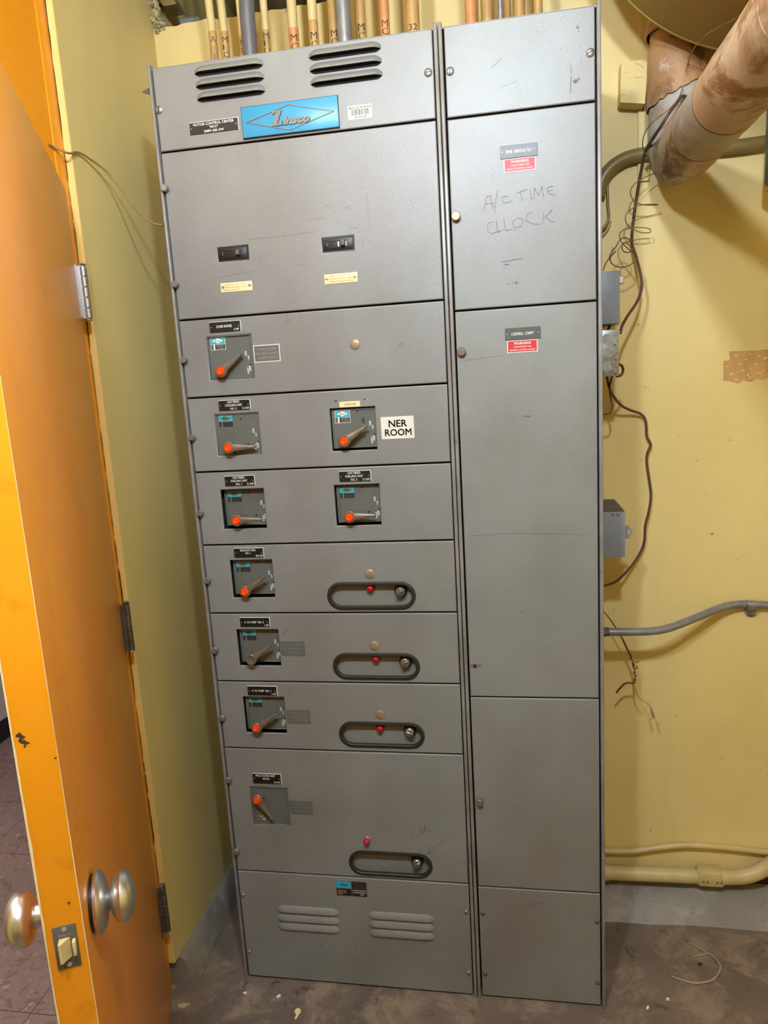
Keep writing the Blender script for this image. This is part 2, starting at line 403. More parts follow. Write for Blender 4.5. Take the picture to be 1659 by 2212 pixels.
# plaster crumbling at the top corner, board and box in the opening
mb = MB()
for i in range(90):
    x = random.uniform(-.163, -.130); z = random.uniform(2.548, 2.66); r = random.uniform(.003, .007)
    mb.lathe((x - (z - 2.55) * .2, YB - random.uniform(0, .012), z), (random.uniform(-.4, .4), -1, random.uniform(-.4, .4)), [(-.01, r), (0, r * .9), (.006, r * .4)], 6, smooth=False)
struct('trim_3', mb, 'plaster')

# door frame: jamb, head and the solid orange transom panel over the door
mb = MB()
mb.box(XH, XL - .016, YE - .036, YE, 0, 2.62, .0015)
mb.box(XH, XL - .022, -1.10, -1.06, 0, 2.62, .0015)
mb.box(XH, XL - .018, -1.06, YE - .036, 2.045, 2.075, .001)
mb.box(XH + .02, XL - .0185, -1.06, YE - .036, 2.075, 2.62)
mb.box(XH + .01, XL - .07, YE - .05, YE - .034, 0, 2.045)
struct('trim_4', mb, 'orange_frame')

# ------------------------------------------------------------------ the open door (local frame: x from hinge to latch edge, y towards the room)
HX, HY = -.159, -.117
door = bpy.data.objects.new('door_1', None); COL.objects.link(door); door.location = (HX, HY, 0)
door.rotation_euler = (0, 0, math.atan2(-.900, .4355)); door['kind'] = 'structure'
T = .044; DW = .914
mb = MB(); mb.box(.012, DW, -T, 0, .015, 2.022, .0012)
mb.b.faces.ensure_lookup_table()
for f in mb.b.faces:
    c = f.calc_center_median()
    if c.x > DW - .0015: f.material_index = 1
obj('door_leaf', mb, ['orange', 'orange_edge'], door, local=True)
mb = MB()                           # bare worn arris on both edges of the latch side
for yy, wmax in ((-T, .0042), (0, .0012)):
    z = .02
    while z < 2.02:
        l = .012; wv = wn if z > .021 else wmax * .7; wn = min(max(wv + wmax * random.uniform(-.12, .12), wmax * .35), wmax)
        s_ = 1 if yy < 0 else -1
        mb.poly([(DW + .0004, yy, z), (DW + .0004, yy + s_ * wv, z), (DW + .0004, yy + s_ * wn, z + l), (DW + .0004, yy, z + l)]); z += l
obj('worn_edge', mb, 'chip', door, local=True)
mb = MB()
for cy, cz, r in ((-.034, 1.222, .006), (-.031, 1.214, .005), (-.012, 1.008, .0022), (-.003, 1.19, .0018)):
    mb.poly([(DW + .0005, cy + r * random.uniform(.5, 1.2) * math.cos(a * .785), cz + r * random.uniform(.6, 1.5) * math.sin(a * .785)) for a in range(8)]) if 0 else mb.poly([(DW + .0005, cy + r * (.6 + .45 * math.sin(a * 1.3 + cz * 90)) * math.cos(a * .314), cz + r * (.7 + .4 * math.cos(a * .9)) * math.sin(a * .314)) for a in range(20)])
obj('scuff_marks', mb, 'grime_and_shade', door, local=True)
# latch plate and bolt
ZL = .953
mb = MB(); mb.box(DW, DW + .0015, -.0345, -.0085, ZL - .028, ZL + .028, .0004)
mb.mi = 1
for zz in (ZL - .0235, ZL + .0235): mb.lathe((DW + .0012, -.0215, zz), (1, 0, 0), [(0, .0032), (.0008, .0028)], 10)
text(mb, 'SCHLAGE', 0, 0, .014, .0028, frame=Matrix(((0, 0, 1, DW + .0018), (1, 0, 0, -.0215), (0, 1, 0, ZL + .0165), (0, 0, 0, 1))))
obj('latch_plate', mb, ['dark_box', 'dimwhite'], door, local=True)
mb = MB()
lp = [(0, 0), (.012, 0), (.012, .003), (0, .013)]
v0 = [mb.b.verts.new((DW + a, -.0285 + b, ZL - .013)) for a, b in lp]; v1 = [mb.b.verts.new((DW + a, -.0285 + b, ZL + .012)) for a, b in lp]
mb.loft([v0, v1], True, False)
mb.box(DW, DW + .008, -.0145, -.0105, ZL - .010, ZL + .009, .001)
obj('latch_bolt', mb, 'cream_pipe', door, local=True)
# knobs on both faces
ks = .846
mb = MB(); mb.lathe((ks, 0.0, ZL), (0, 1, 0), [(.005, .0), (.005, .0375), (.009, .0385), (.0115, .037), (.0165, .030), (.0185, .020), (.020, .012)], 40)
obj('knob_rose', mb, 'satin', door, 'satin nickel rose standing slightly off the door face', local=True)
mb = MB(); mb.lathe((ks, 0, ZL), (0, 1, 0), [(0, .034), (.0055, .0345)], 32); obj('knob_backplate', mb, 'black', door, local=True)
kr = [(.014, .011), (.020, .0105), (.0225, .014), (.0255, .022), (.030, .0285), (.0365, .031), (.043, .029), (.048, .0235), (.051, .015), (.052, .0005)]
kl = [(0, .0135), (.012, .0135), (.020, .0145), (.0225, .0140), (.023, .020), (.026, .027), (.031, .0315), (.038, .0335), (.046, .0315), (.052, .025), (.056, .014), (.057, .0005)]
mb = MB(); mb.lathe((ks, .0, ZL), (0, 1, 0), kr, 48); obj('door_knob', mb, 'satin', door, 'satin nickel knob on the room side', local=True)
mb = MB(); mb.lathe((ks, -T, ZL), (0, -1, 0), kl, 48); obj('door_knob', mb, 'satin', door, 'satin nickel knob on the hallway side', local=True)
# hinges
for i, (za, zb) in enumerate(((1.758, 1.868), (.993, 1.105), (.232, .355))):
    mb = MB(); seg = (zb - za) / 5
    for k in range(5): mb.lathe((0.0, .0125, za + k * seg + .0006), (0, 0, 1), [(0, .0072), (.0008, .008), (seg - .002, .008), (seg - .0012, .0072)], 16)
    mb.lathe((0, .0125, zb), (0, 0, 1), [(0, .006), (.004, .0085), (.006, .004)], 14)
    mb.lathe((0, .0125, za), (0, 0, -1), [(0, .006), (.004, .0085), (.007, .003)], 14)
    mb.box(.004, .030, .0, .0022, za, zb); mb.box(.001, .006, .0, .012, za, zb)
    obj('hinge', mb, 'hinge_steel' if i == 0 else 'hinge_dark', door, ('bright steel', 'dull steel', 'dull dusty steel')[i] + ' door hinge', local=True)

# ------------------------------------------------------------------ cabinet helpers
def screw(par, x, z, r=.0085, ang=.3, y=0.0, dome=.004, slot=True, mat='screw', name='screw'):
    mb = MB(); mb.lathe((x, y, z), (0, -1, 0), [(0, r), (dome * .35, r), (dome * .8, r * .75), (dome, r * .35), (dome, .0002)], 20)
    if slot:
        mb.mi = 1; m = FM(x, z, y - dome - .0002, ang)
        mb.box(-r * .85, r * .85, -r * .11, r * .11, -.0004, .0004, mat=m)
    return obj(name, mb, [mat, 'black'], par)
def pull(par, x, z, r=.0078, l=.013, mat='screw'):
    mb = MB(); mb.lathe((x, 0, z), (0, -1, 0), [(0, r * .6), (.003, r * .6), (.0035, r * .98), (.005, r), (l - .0015, r), (l, r * .85), (l, .0003)], 22)
    return obj('panel_fastener', mb, mat, par)
def plug(par, x, z, r=.0115):
    mb = MB(); mb.lathe((x, 0, z), (0, -1, 0), [(0, r), (.0012, r), (.0026, r * .8), (.0032, r * .4), (.0033, .0002)], 28); obj('hole_plug', mb, 'brass_plug', par)
def louver(par, x0, x1, z, h=.0155, pr=.013, dk=.0062):
    """pressed hood: rises from the panel at the top, stands proud along its open lower edge"""
    mb = MB(); nu, nv = 28, 7; g = []; z += dk
    for j in range(nv + 1):
        v = j / nv; row = []
        for i in range(nu + 1):
            u = i / nu; e = min(u, 1 - u) * (x1 - x0) / .02
            f = math.sin(min(e, 1) * math.pi / 2) ** .7 if e < 1 else 1
            hh = h * (.45 + .55 * f); prot = pr * f * math.sin((v * math.pi / 2)) ** .9
            row.append(mb.b.verts.new((x0 + (x1 - x0) * u, -prot - .0002, z + hh * (1 - v))))
        g.append(row)
    for j in range(nv):
        for i in range(nu): mb.face([g[j][i], g[j][i + 1], g[j + 1][i + 1], g[j + 1][i]], True)
    low = [mb.b.verts.new((v.co.x, v.co.y + .0011 if v.co.y < -.002 else v.co.y, v.co.z - .0003)) for v in g[-1]]
    for i in range(nu): mb.face([g[-1][i], g[-1][i + 1], low[i + 1], low[i]])
    mb.mi = 1                       # the dark opening behind the hood, plus shade painted on the panel below
    op = [mb.b.verts.new((v.co.x, -.0005, v.co.z + .0015)) for v in g[-1]]; op2 = [mb.b.verts.new((v.co.x, -.0005, v.co.z - dk * min(1, i / 1.5, (nu - i) / 1.5))) for i, v in enumerate(g[-1])]
    for i in range(nu): mb.face([op[i], op[i + 1], op2[i + 1], op2[i]])
    inn = [mb.b.verts.new((v.co.x, v.co.y * .9, v.co.z + .0004)) for v in g[-1]]
    for i in range(nu): mb.face([inn[i], inn[i + 1], op[i + 1], op[i]])
    mb.flat = True
    return obj('louver', mb, ['grey', 'void'], par)
def nameplate(par, x0, x1, z0, z1, lines, mat='black', ink='white', border=False, y=0.0, scr=True, th=.0016, edge='white', name='nameplate', label=None, bold=.012):
    mb = MB(); mb.box(x0, x1, y - th, y, z0, z1, .0003, 1)
    mb.mi = 2
    if border: mb.box(x0 - .0016, x1 + .0016, y - th * .6, y, z0 - .0016, z1 + .0016)
    else:
        mb.box(x1, x1 + .0012, y - th * .8, y, z0 - .0006, z1 + .0010); mb.box(x0, x1, y - th * .8, y, z1, z1 + .0009)
    mb.mi = 1
    for (s_, cx, cz, w_, h) in lines: text(mb, s_, x0 + (x1 - x0) * cx, z0 + (z1 - z0) * cz, w_, h, y - th - .0003, bold=bold)
    o = obj(name, mb, [mat, ink, edge], par, label)
    if scr:
        for xx in (x0 + .0042, x1 - .0042):
            mb = MB(); mb.lathe((xx, y - th, (z0 + z1) / 2), (0, -1, 0), [(0, .0017), (.0008, .0014), (.001, .0002)], 10); obj('rivet', mb, 'screw', par)
    return o
def sticker(par, x0, z1, y, w_=.036, h=.028, diamond='white', tone='teal'):
    mb = MB(); x1 = x0 + w_; zm = z1 - h * .52
    mb.box(x0, x1, y - .0006, y, z1 - h, z1)
    mb.mi = 1; mb.poly([(x0 + .001, y - .0008, zm), (x1 - .001, y - .0008, zm), (x1 - .001, y - .0008, z1 - .001), (x0 + .001, y - .0008, z1 - .001)])
    mb.mi = 2; cz = (zm + z1) / 2; cx = (x0 + x1) / 2
    mb.poly([(cx - w_ * .38, y - .0010, cz), (cx, y - .0010, cz - h * .2), (cx + w_ * .38, y - .0010, cz), (cx, y - .0010, cz + h * .2)])
    mb.mi = 3; text(mb, 'Z', cx - w_ * .13, cz, w_ * .11, h * .2, y - .0013, shear=.3, bold=.05); text(mb, 'insco', cx + w_ * .06, cz - h * .01, w_ * .26, h * .10, y - .0013, shear=.3, bold=.03)
    mb.poly([(x0 + .001, y - .0008, z1 - h + .001), (x0 + w_ * .18, y - .0008, z1 - h + .001), (x0 + w_ * .18, y - .0008, zm - .0008), (x0 + .001, y - .0008, zm - .0008)])
    mb.poly([(x0 + w_ * .30, y - .0008, z1 - h + .001), (x1 - .001, y - .0008, z1 - h + .001), (x1 - .001, y - .0008, zm - .0008), (x0 + w_ * .30, y - .0008, zm - .0008)])
    mb.mi = 0
    for k in range(3):
        zz = z1 - h + .0032 + k * h * .135
        text(mb, ('UL LIST NO', 'MAX AMPS AC', 'CIRCUIT BKR')[k], cx + w_ * .15, zz, w_ * .5, .0016, y - .0011, bold=.02)
        text(mb, ('HP', 'AMP', 'V')[k], x0 + w_ * .1, zz, .0035, .0015, y - .0011)
    return obj('rating_sticker', mb, ['paper' if diamond == 'white' else 'instr', tone, diamond, 'ink'], par)
def operator(par, x0, x1, z0, z1, y, hub, tip, cap=True, diamond='white', rim=0.0, flip=False, extra=None):
    """breaker operator: recessed plate with printed positions, tapered lever on a round hub"""
    w_ = x1 - x0; h = z1 - z0
    y = max(y, .0035)
    if y > .006: z0 += .005; z1 -= .003; x0 += .002
    mb = MB(); mb.box(x0, x1, y, y + .006, z0, z1, .0008, 1)
    if y > .006: z0 += .0; x1 += .003
    for a in ((x0, x1, z0, z0 + .0025), (x0, x1, z1 - .0025, z1), (x0, x0 + .0025, z0, z1), (x1 - .0025, x1, z0, z1)):
        mb.box(a[0], a[1], y - .0022 - rim, y, a[2], a[3], .0006, 1)
    if y > .01: mb.box(x0 + .0055, x0 + .007, y - .002, y, z0, z1); 
    mb.mi = 1
    rr = math.pi / 2
    if not flip:
        text(mb, 'ON', x0 + w_ * .845, z0 + h * .56, .0105, .0052, y - .0005, rr, bold=.03)
        text(mb, 'TRIP', x0 + w_ * .90, z0 + h * .465, .010, .0030, y - .0005, rr, bold=.03)
        text(mb, 'RESET', x0 + w_ * .865, z0 + h * .17, .015, .0038, y - .0005, rr, bold=.03)
        text(mb, 'OFF', x0 + w_ * .915, z0 + h * .215, .0125, .0052, y - .0005, rr, bold=.03)
    else:
        text(mb, 'RESET', x0 + w_ * .23, z0 + h * .205, .012, .0026, y - .0005, 0, bold=.03)
        text(mb, 'TRIP', x0 + w_ * .29, z0 + h * .135, .011, .0046, y - .0005, 0, bold=.03)
    mb.mi = 2
    if not flip:
        for fx, fz in ((.93, .30), (.58, .86), (.70, .25)) if diamond != 'w1' else ((.93, .30),):
            mb.lathe((x0 + w_ * fx, y - .0002, z0 + h * fz), (0, -1, 0), [(0, .0021), (.0003, .0021)], 10)
        if extra: text(mb, 'NER', x0 + w_ * .70, z0 + h * .64, .013, .0058, y - .0005, rr + .12, bold=.01)
    obj('operator_plate', mb, ['plate_grey', 'white', 'black'], par)
    if not flip: sticker(par, x0 + w_ * .07, z1 - .003, y, diamond='white' if diamond in ('white', 'w1') else 'brown_ink')
    # lever
    hx, hz = hub; tx, tz = tip; d = Vector((tx - hx, tz - hz)); L_ = d.length; ang = math.atan2(d.y, d.x)
    yh = -.019; yb = y
    mb = MB()
    mb.lathe((hx, yb, hz), (0, -1, 0), [(0, .0125), (yb - yh - .006, .0135), (yb - yh - .004, .0145), (yb - yh, .0142), (yb - yh + .0015, .0125), (yb - yh + .0015, .0105), (yb - yh - .001, .0100), (yb - yh - .001, .0003)], 32)
    m = FM(hx, hz, yh + .002, ang); sec = []
    for k in range(7):
        u = k / 6; X_ = .010 + (L_ - .010) * u; hw = .0092 * (1 - u) + .0026 * u; top_ = .004 * (1 - u) - .001 * u; bot = -.010 * (1 - u) - .008 * u
        ring = [mb.b.verts.new(m @ Vector(p)) for p in ((X_, -hw, bot), (X_, -hw * .9, top_ - .002), (X_, -hw * .25, top_), (X_, hw * .25, top_), (X_, hw * .9, top_ - .002), (X_, hw, bot))]
        sec.append(ring)
    mb.loft(sec, True, False)
    obj('operating_handle', mb, 'lever', par)
    mb = MB()
    if cap:
        mb.lathe((hx, yh - .0005, hz), (0, -1, 0), [(0, .0098), (.0012, .0098), (.0030, .0088), (.0036, .0045), (.0032, .0003)], 28)
        mb.mi = 1; mb.lathe((hx - .0028, yh - .0034, hz - .003), (0, -1, 0), [(0, .0024), (.0009, .0018), (.0011, .0003)], 12)
        obj('handle_cap', mb, ['orange_cap', 'pale_orange'], par)
def slot(par, cx, cz, W=.214, H=.068, red=None, knobx=.0, kang=.8, kz=0.0):
    mb = MB(); mb.box(cx - W / 2 - .004, cx + W / 2 + .004, .017, .020, cz - H / 2 - .004, cz + H / 2 + .004); obj('recessed_plate', mb, 'recess', par)
    mb = MB(); p = stadium(cx, cz, W - .008, H - .008, 14); ring = [(a, -.0005, b) for a, b in p]
    rs = []
    n = len(ring)
    for i in range(n):
        a = Vector(ring[i - 1]); b = Vector(ring[(i + 1) % n]); d = (b - a).normalized()
        out = Vector((d.z, 0, -d.x)); c = Vector(ring[i])
        rs.append([mb.b.verts.new(c + out * u + Vector((0, v, 0))) for u, v in ((-.0045, .006), (-.0045, -.001), (-.003, -.0028), (.001, -.0032), (.004, -.0018), (.0045, .0008), (.0045, .006))])
    for i in range(n):
        a, b = rs[i], rs[(i + 1) % n]
        for k in range(6): mb.face([a[k], a[k + 1], b[k + 1], b[k]], True)
    obj('slot_gasket', mb, 'rubber', par)
    if red: lamp(par, red[0], red[1], .017, .009)
    kx, kz_ = knobx, kz
    mb = MB(); mb.lathe((kx, .017, kz_), (0, -1, 0), [(0, .0155), (.008, .0150), (.011, .0135), (.011, .0003)], 30)
    mb.mi = 1; mb.lathe((kx, .006, kz_), (0, -1, 0), [(0, .0115), (.006, .0110), (.0075, .0095), (.0078, .0003)], 30)
    m = FM(kx, kz_, .006 - .0075, kang); mb.box(-.0102, .0102, -.0034, .0034, 0, .006, .0012, 1, mat=m)
    mb.mi = 0; mb.box(-.008, .0085, -.0006, .0006, .006, .0064, mat=m)
    obj('selector_knob', mb, ['black', 'steel'], par)
def lamp(par, x, z, y0, r=.0075, coll='screw'):
    mb = MB(); mb.lathe((x, y0, z), (0, -1, 0), [(0, r * 1.2), (.003, r * 1.2), (.004, r * 1.05), (.007, r * 1.05)], 24)
    mb.mi = 1; mb.lathe((x, y0 - .007, z), (0, -1, 0), [(0, r), (.005, r * .96), (.009, r * .72), (.011, r * .3), (.0112, .0002)], 24)
    obj('indicator_lamp', mb, ['black' if y0 > 0 else coll, 'red_lens'], par)
def panel(name, par, x0, x1, z0, z1, holes=(), label=None):
    mb = MB(); plate2d(mb, rect(x0, x1, z0, z1), list(holes), 0.0, .0075, .0026)
    o = obj(name, mb, 'grey', par, label); return o

# ------------------------------------------------------------------ left (wide) section of the motor control cabinet
G = .0018
A_ = thing('control_cabinet', (.316, .2, 0), 'wide left section of the grey motor control cabinet with orange-capped levers', 'electrical cabinet')
mb = MB(); mb.box(.002, .630, .034, .392, .006, 2.284); mb.mi = 1; mb.box(.004, .628, .030, .036, .01, 2.28)
mb.mi = 0; mb.box(.002, .004, .004, .05, .0, 2.285); mb.box(.628, .630, .004, .05, .0, 2.285); mb.box(.002, .630, .006, .05, 2.282, 2.2855)
obj('cabinet_body', mb, ['grey', 'inner'], A_)
def rimpost(par, x0, x1, name='corner_post'):
    mb = MB(); mb.box(x0, x1, -.0045, .03, 0, 2.292, .0022, 3); return obj(name, mb, 'rim', par)
rimpost(A_, .0, .0062); rimpost(A_, .6238, .6318)
XA0, XA1 = .0095, .6215
lines = [2.285, 2.112, 1.750, 1.572, 1.396, 1.2165, 1.043, .864, .6815, .328, .004]
NM = ['louvered_panel', 'breaker_panel', 'dumb_waiter_door', 'chilling_unit_door', 'chilling_unit_door', 'exhaust_fan_door', 'pump_door', 'pump_door', 'multi_zone_door', 'louvered_panel']
ops = {2: [(.072, .179, 1.611, 1.709)], 3: [(.072, .180, 1.434, 1.531), (.351, .456, 1.433, 1.530)], 4: [(.068, .176, 1.256, 1.352), (.348, .455, 1.257, 1.353)],
       5: [(.074, .181, 1.083, 1.178)], 6: [(.073, .181, .906, 1.001)], 7: [(.072, .180, .725, .823)], 8: [(.067, .167, .467, .575)]}
slots = {5: (.4195, 1.0855), 6: (.4205, .9075), 7: (.423, .7285), 8: (.4245, .372)}
P = []
for i in range(10):
    z1, z0 = lines[i] - G, lines[i + 1] + G
    hs = [rect(*o_) for o_ in ops.get(i, [])]
    if i in slots: hs.append(stadium(slots[i][0], slots[i][1], .206, .060))
    if i == 1: hs += [rect(.120, .191, 1.871, 1.901), rect(.3615, .432, 1.870, 1.900)]
    P.append(panel(NM[i], A_, XA0, XA1, z0, z1, hs))
# folded lip under the louvered top panel
p = P[0]
for z in (2.2535, 2.2275, 2.202): louver(p, .106, .261, z); louver(p, .361, .515, z)
for x, z, a in ((.0165, 2.199, 1.4), (.610, 2.202, .1)): screw(p, x, z, .0085, a)
nameplate(p, .083, .194, 2.1395, 2.1635, [('MOTOR CONTROL CENTER', .5, .80, .093, .0055), ('"MCC"', .5, .50, .020, .0050), ('208V-3Ø-3W', .5, .18, .046, .0050)])
mb = MB(); mb.box(.205, .417, -.006, 0, 2.119, 2.180, .0006); mb.mi = 1; mb.box(.2038, .4182, -.0045, 0, 2.1178, 2.1812, .0004)
mb.mi = 2
def diamond(pts, y, hw=.0011):
    for k in range(4):
        a = Vector(pts[k]); b = Vector(pts[(k + 1) % 4]); stroke(mb, [tuple(a), tuple(b)], hw, y)
dp = [(.2145, 2.1495), (.3105, 2.1745), (.4075, 2.1505), (.309, 2.1245)]
diamond(dp, -.0064, .0017); mb.mi = 1; diamond([(a + .0006, b - .0008) for a, b in dp], -.0063, .0020)
# big slanted Z and the lettering, raised
def zfig(ox, oz, s_, dy):
    q = [(0, .8), (.08, 1.0), (.78, 1.0), (.36, .12), (.66, .12), (.72, .3), (.80, .28), (.72, 0), (-.04, 0), (.36, .86), (.14, .86), (.07, .74)]
    q = [(ox + a * s_ * .95, oz + b * s_) for a, b in q]
    f0 = [mb.b.verts.new((a, dy, b)) for a, b in q]; f1 = [mb.b.verts.new((a, -.006, b)) for a, b in q]
    mb.face(f0)
    for k in range(len(q)): mb.face([f0[k], f0[(k + 1) % len(q)], f1[(k + 1) % len(q)], f1[k]])
mb.mi = 1; zfig(.2738, 2.1342, .030, -.0070); mb.mi = 2; zfig(.273, 2.135, .0295, -.0082)
mb.mi = 1; text(mb, 'insco', .3262, 2.1425, .0605, .0180, -.0068, shear=.35, bold=.05); mb.mi = 2; text(mb, 'insco', .3255, 2.1432, .0600, .0175, -.0080, shear=.35, bold=.045)
obj('maker_emblem', mb, ['blue', 'black', 'relief'], p, 'sky blue enamel plate with a raised diamond outline and script lettering')
mb = MB(); mb.box(.437, .4885, -.0005, 0, 2.1305, 2.1575); mb.mi = 1
text(mb, 'Bank of America', .463, 2.1535, .047, .0045, -.0008, bold=.015); text(mb, '003634', .463, 2.1345, .026, .0035, -.0008, bold=.01)
x = .4445
while x < .481:
    wd = random.choice([.0005, .0008, .0013]); mb.poly([(x, -.0008, 2.138), (x + wd, -.0008, 2.138), (x + wd, -.0008, 2.150), (x, -.0008, 2.150)]); x += wd + random.choice([.0006, .001])
obj('asset_sticker', mb, ['paper', 'ink'], p)
# breaker panel
p = P[1]
for x0, z0, on in ((.120, 1.871, .62), (.3615, 1.870, .60)):
    mb = MB(); mb.box(x0 - .001, x0 + .073, .0005, .012, z0 - .001, z0 + .031); mb.box(x0 + .002, x0 + .0685, -.0018, .002, z0 + .0035, z0 + .026, .0006)
    for q in ((x0 + .0175, x0 + .057, z0 + .007, z0 + .008), (x0 + .0175, x0 + .057, z0 + .021, z0 + .022), (x0 + .0175, x0 + .0185, z0 + .007, z0 + .022), (x0 + .056, x0 + .057, z0 + .007, z0 + .022)): mb.box(q[0], q[1], -.0035, 0, q[2], q[3])
    mb.mi = 1; text(mb, 'OFF', x0 + .0115, z0 + .015, .0055, .002, -.0021, math.pi / 2); text(mb, 'ON', x0 + .0625, z0 + .016, .004, .002, -.0021, math.pi / 2)
    obj('circuit_breaker', mb, ['black', 'dimwhite'], p)
    mb = MB(); xx = x0 + .071 * on; mb.box(xx, xx + .0095, -.012, 0, z0 + .0095, z0 + .0205, .0012)
    if x0 > .3: mb.mi = 1; mb.box(xx - .0075, xx - .0045, -.0022, .0, z0 + .0095, z0 + .020); mb.mi = 2; mb.box(xx + .0095, xx + .014, -.0023, 0, z0 + .0095, z0 + .020)
    obj('toggle', mb, ['dark_box', 'white', 'brass_plug'], p)
for x0, z0, tl in ((.119, 1.8035, ['CARRIER AIR COND. #1 ON EAST', 'ON FIRST BLOCK AREA 7 CONNECT', 'RISER NORTH SIDE']), (.361, 1.8025, ['CARRIER AIR COND. # 2 ON S.W.', 'ON FIRST BLOCK AREA 7', 'CONNECTED RISER NORTH SIDE'])):
    mb = MB(); mb.box(x0, x0 + .0745, -.0012, 0, z0, z0 + .0205, .0002); mb.mi = 1
    for k, s_ in enumerate(tl): text(mb, s_, x0 + (.038 if k < 2 or x0 > .3 else .026), z0 + .0155 - k * .0055, .056 if k < 2 or x0 > .3 else .036, .0026, -.0015, bold=.0)
    mb.mi = 2
    for xx in (x0 + .0055, x0 + .069): mb.lathe((xx, -.0012, z0 + .0115), (0, -1, 0), [(0, .0035), (.001, .003), (.0014, .0004)], 12)
    mb.flat = False; obj('paper_tag', mb, ['cream_label', 'brown_ink', 'screw'], p)
mb = MB()
for pts in ([(.231, 2.108), (.232, 2.075), (.230, 2.06)], [(.262, 2.108), (.263, 2.095)], [(.468, 1.985), (.468, 1.91)], [(.19, 1.912), (.25, 1.9125), (.35, 1.915)], [(.33, 1.94), (.37, 1.942)], [(.415, 1.958), (.43, 1.958)], [(.445, 1.94), (.452, 1.934)],
            [(.372, 1.965), (.38, 1.968), (.386, 1.958)], [(.30, 1.85), (.318, 1.848), (.322, 1.842)], [(.425, 1.916), (.442, 1.914)], [(.455, 1.898), (.452, 1.875)], [(.215, 1.885), (.214, 1.86)], [(.10, 1.835), (.15, 1.84), (.2, 1.845)], [(.561, 1.963), (.5612, 1.957)]):
    stroke(mb, pts, .0006)
obj('scratches', mb, 'faint', p)
for z in (2.036, 1.830): pull(p, .0135, z)
for i, z in ((2, 1.661), (3, 1.481), (4, 1.299), (5, 1.130), (6, .950), (7, .768), (8, .597), (8, .390)): pull(P[i], .0150, z)
# dumb waiter door
p = P[2]
nameplate(p, .083, .157, 1.717, 1.740, [('DUMB WAITER', .48, .55, .037, .0058), ('3 HP', .87, .20, .012, .0052)])
operator(p, *ops[2][0], .004, (0.1066, 1.6295), (0.1583, 1.6651), diamond='w1', rim=.002)
INSTR = [('TO OPEN CELL DOOR', .5, .78, .046, .0048), ('MOVE BREAKER HANDLE', .5, .5, .053, .0048), ('TO RESET POSITION', .5, .22, .045, .0048)]
def instr(p, x0, z0, ink, mat='instr', edge='white', w_=.059, h=.035):
    ink = 'dimwhite' if ink == 'dimwhite' else 'recess'
    nameplate(p, x0, x0 + w_, z0, z0 + h, INSTR, mat, ink, True, 0, False, .0008, edge, 'instruction_plate', bold=.004)
instr(p, .1845, 1.6455, 'dimwhite')
plug(p, .420, 1.669)
mb = MB(); stroke(mb, [(.268, 1.748), (.2685, 1.725)], .0008); stroke(mb, [(.265, 1.733), (.262, 1.729), (.265, 1.724), (.271, 1.727), (.272, 1.733)], .0006); stroke(mb, [(.300, 1.748), (.300, 1.735)], .0006)
for x, z in ((.525, 1.664), (.521, 1.660)): mb.lathe((x, 0, z), (0, -1, 0), [(0, .002), (.0003, .002)], 8)
obj('scratches', mb, 'pencil', p)
# chilling unit 3 and the relabelled NER room breaker
p = P[3]
nameplate(p, .0865, .1625, 1.5385, 1.562, [('GAS FIRED', .48, .84, .030, .0052), ('CHILLING UNIT', .48, .52, .042, .0052), ('NO. 3', .47, .18, .015, .0052), ('3.1 KW', .86, .18, .017, .0052)])
operator(p, *ops[3][0], .005, (0.1066, 1.4531), (0.1731, 1.4529), diamond='brown')
operator(p, *ops[3][1], .008, (0.3843, 1.4565), (0.4378, 1.488), extra=True)
mb = MB(); mb.box(.375, .423, -.0005, 0, 1.532, 1.5445); mb.mi = 1; text(mb, 'AC/NER ROOM', .399, 1.538, .025, .0042, -.0008); obj('paper_tag', mb, ['cream_label', 'brown_ink'], p)
mb = MB(); mb.box(.468, .543, -.0008, 0, 1.455, 1.505); mb.mi = 1; [(text(mb, 'NER', .5065 + q, 1.4895 + q2, .041, .0150, -.0011 - q * .1, bold=0), text(mb, 'ROOM', .5065 + q, 1.4695 + q2, .060, .0150, -.0011 - q * .1, bold=0)) for q, q2 in ((0, 0), (.0004, .0004), (-.0004, -.0004), (.0004, -.0004))]
obj('room_label', mb, ['paper', 'ink'], p, 'white paper label lettered NER ROOM')
for x in (.367, .434): screw(p, x, 1.549, .0028, .2, slot=False)
# chilling units 1 and 2
p = P[4]
nameplate(p, .083, .1565, 1.3605, 1.384, [('GAS FIRED', .48, .84, .030, .0052), ('CHILLING UNIT', .48, .52, .042, .0052), ('NO. 1', .47, .18, .015, .0052), ('3.1 KW', .86, .18, .017, .0052)])
nameplate(p, .363, .4365, 1.361, 1.385, [('GAS FIRED', .48, .84, .030, .0052), ('CHILLING UNIT', .48, .52, .042, .0052), ('NO. 2', .47, .18, .015, .0052), ('3.1 KW', .86, .18, .017, .0052)])
operator(p, *ops[4][0], .020, (0.1091, 1.2796), (0.1721, 1.2802), diamond='brown')
operator(p, *ops[4][1], .014, (0.3843, 1.2806), (0.4462, 1.2822), diamond='brown')
# exhaust fan
p = P[5]
nameplate(p, .088, .162, 1.1845, 1.2075, [('EXHAUST FAN', .48, .80, .038, .0056), ('NO. 1', .48, .48, .013, .0052), ('3/4 HP', .86, .18, .018, .0052)])
operator(p, *ops[5][0], .016, (0.1126, 1.1042), (0.1662, 1.1407), diamond='brown')
plug(p, .420, 1.1385)
slot(p, *slots[5], red=(0.4167, 1.1018), knobx=0.4895, kz=1.0931, kang=.62)
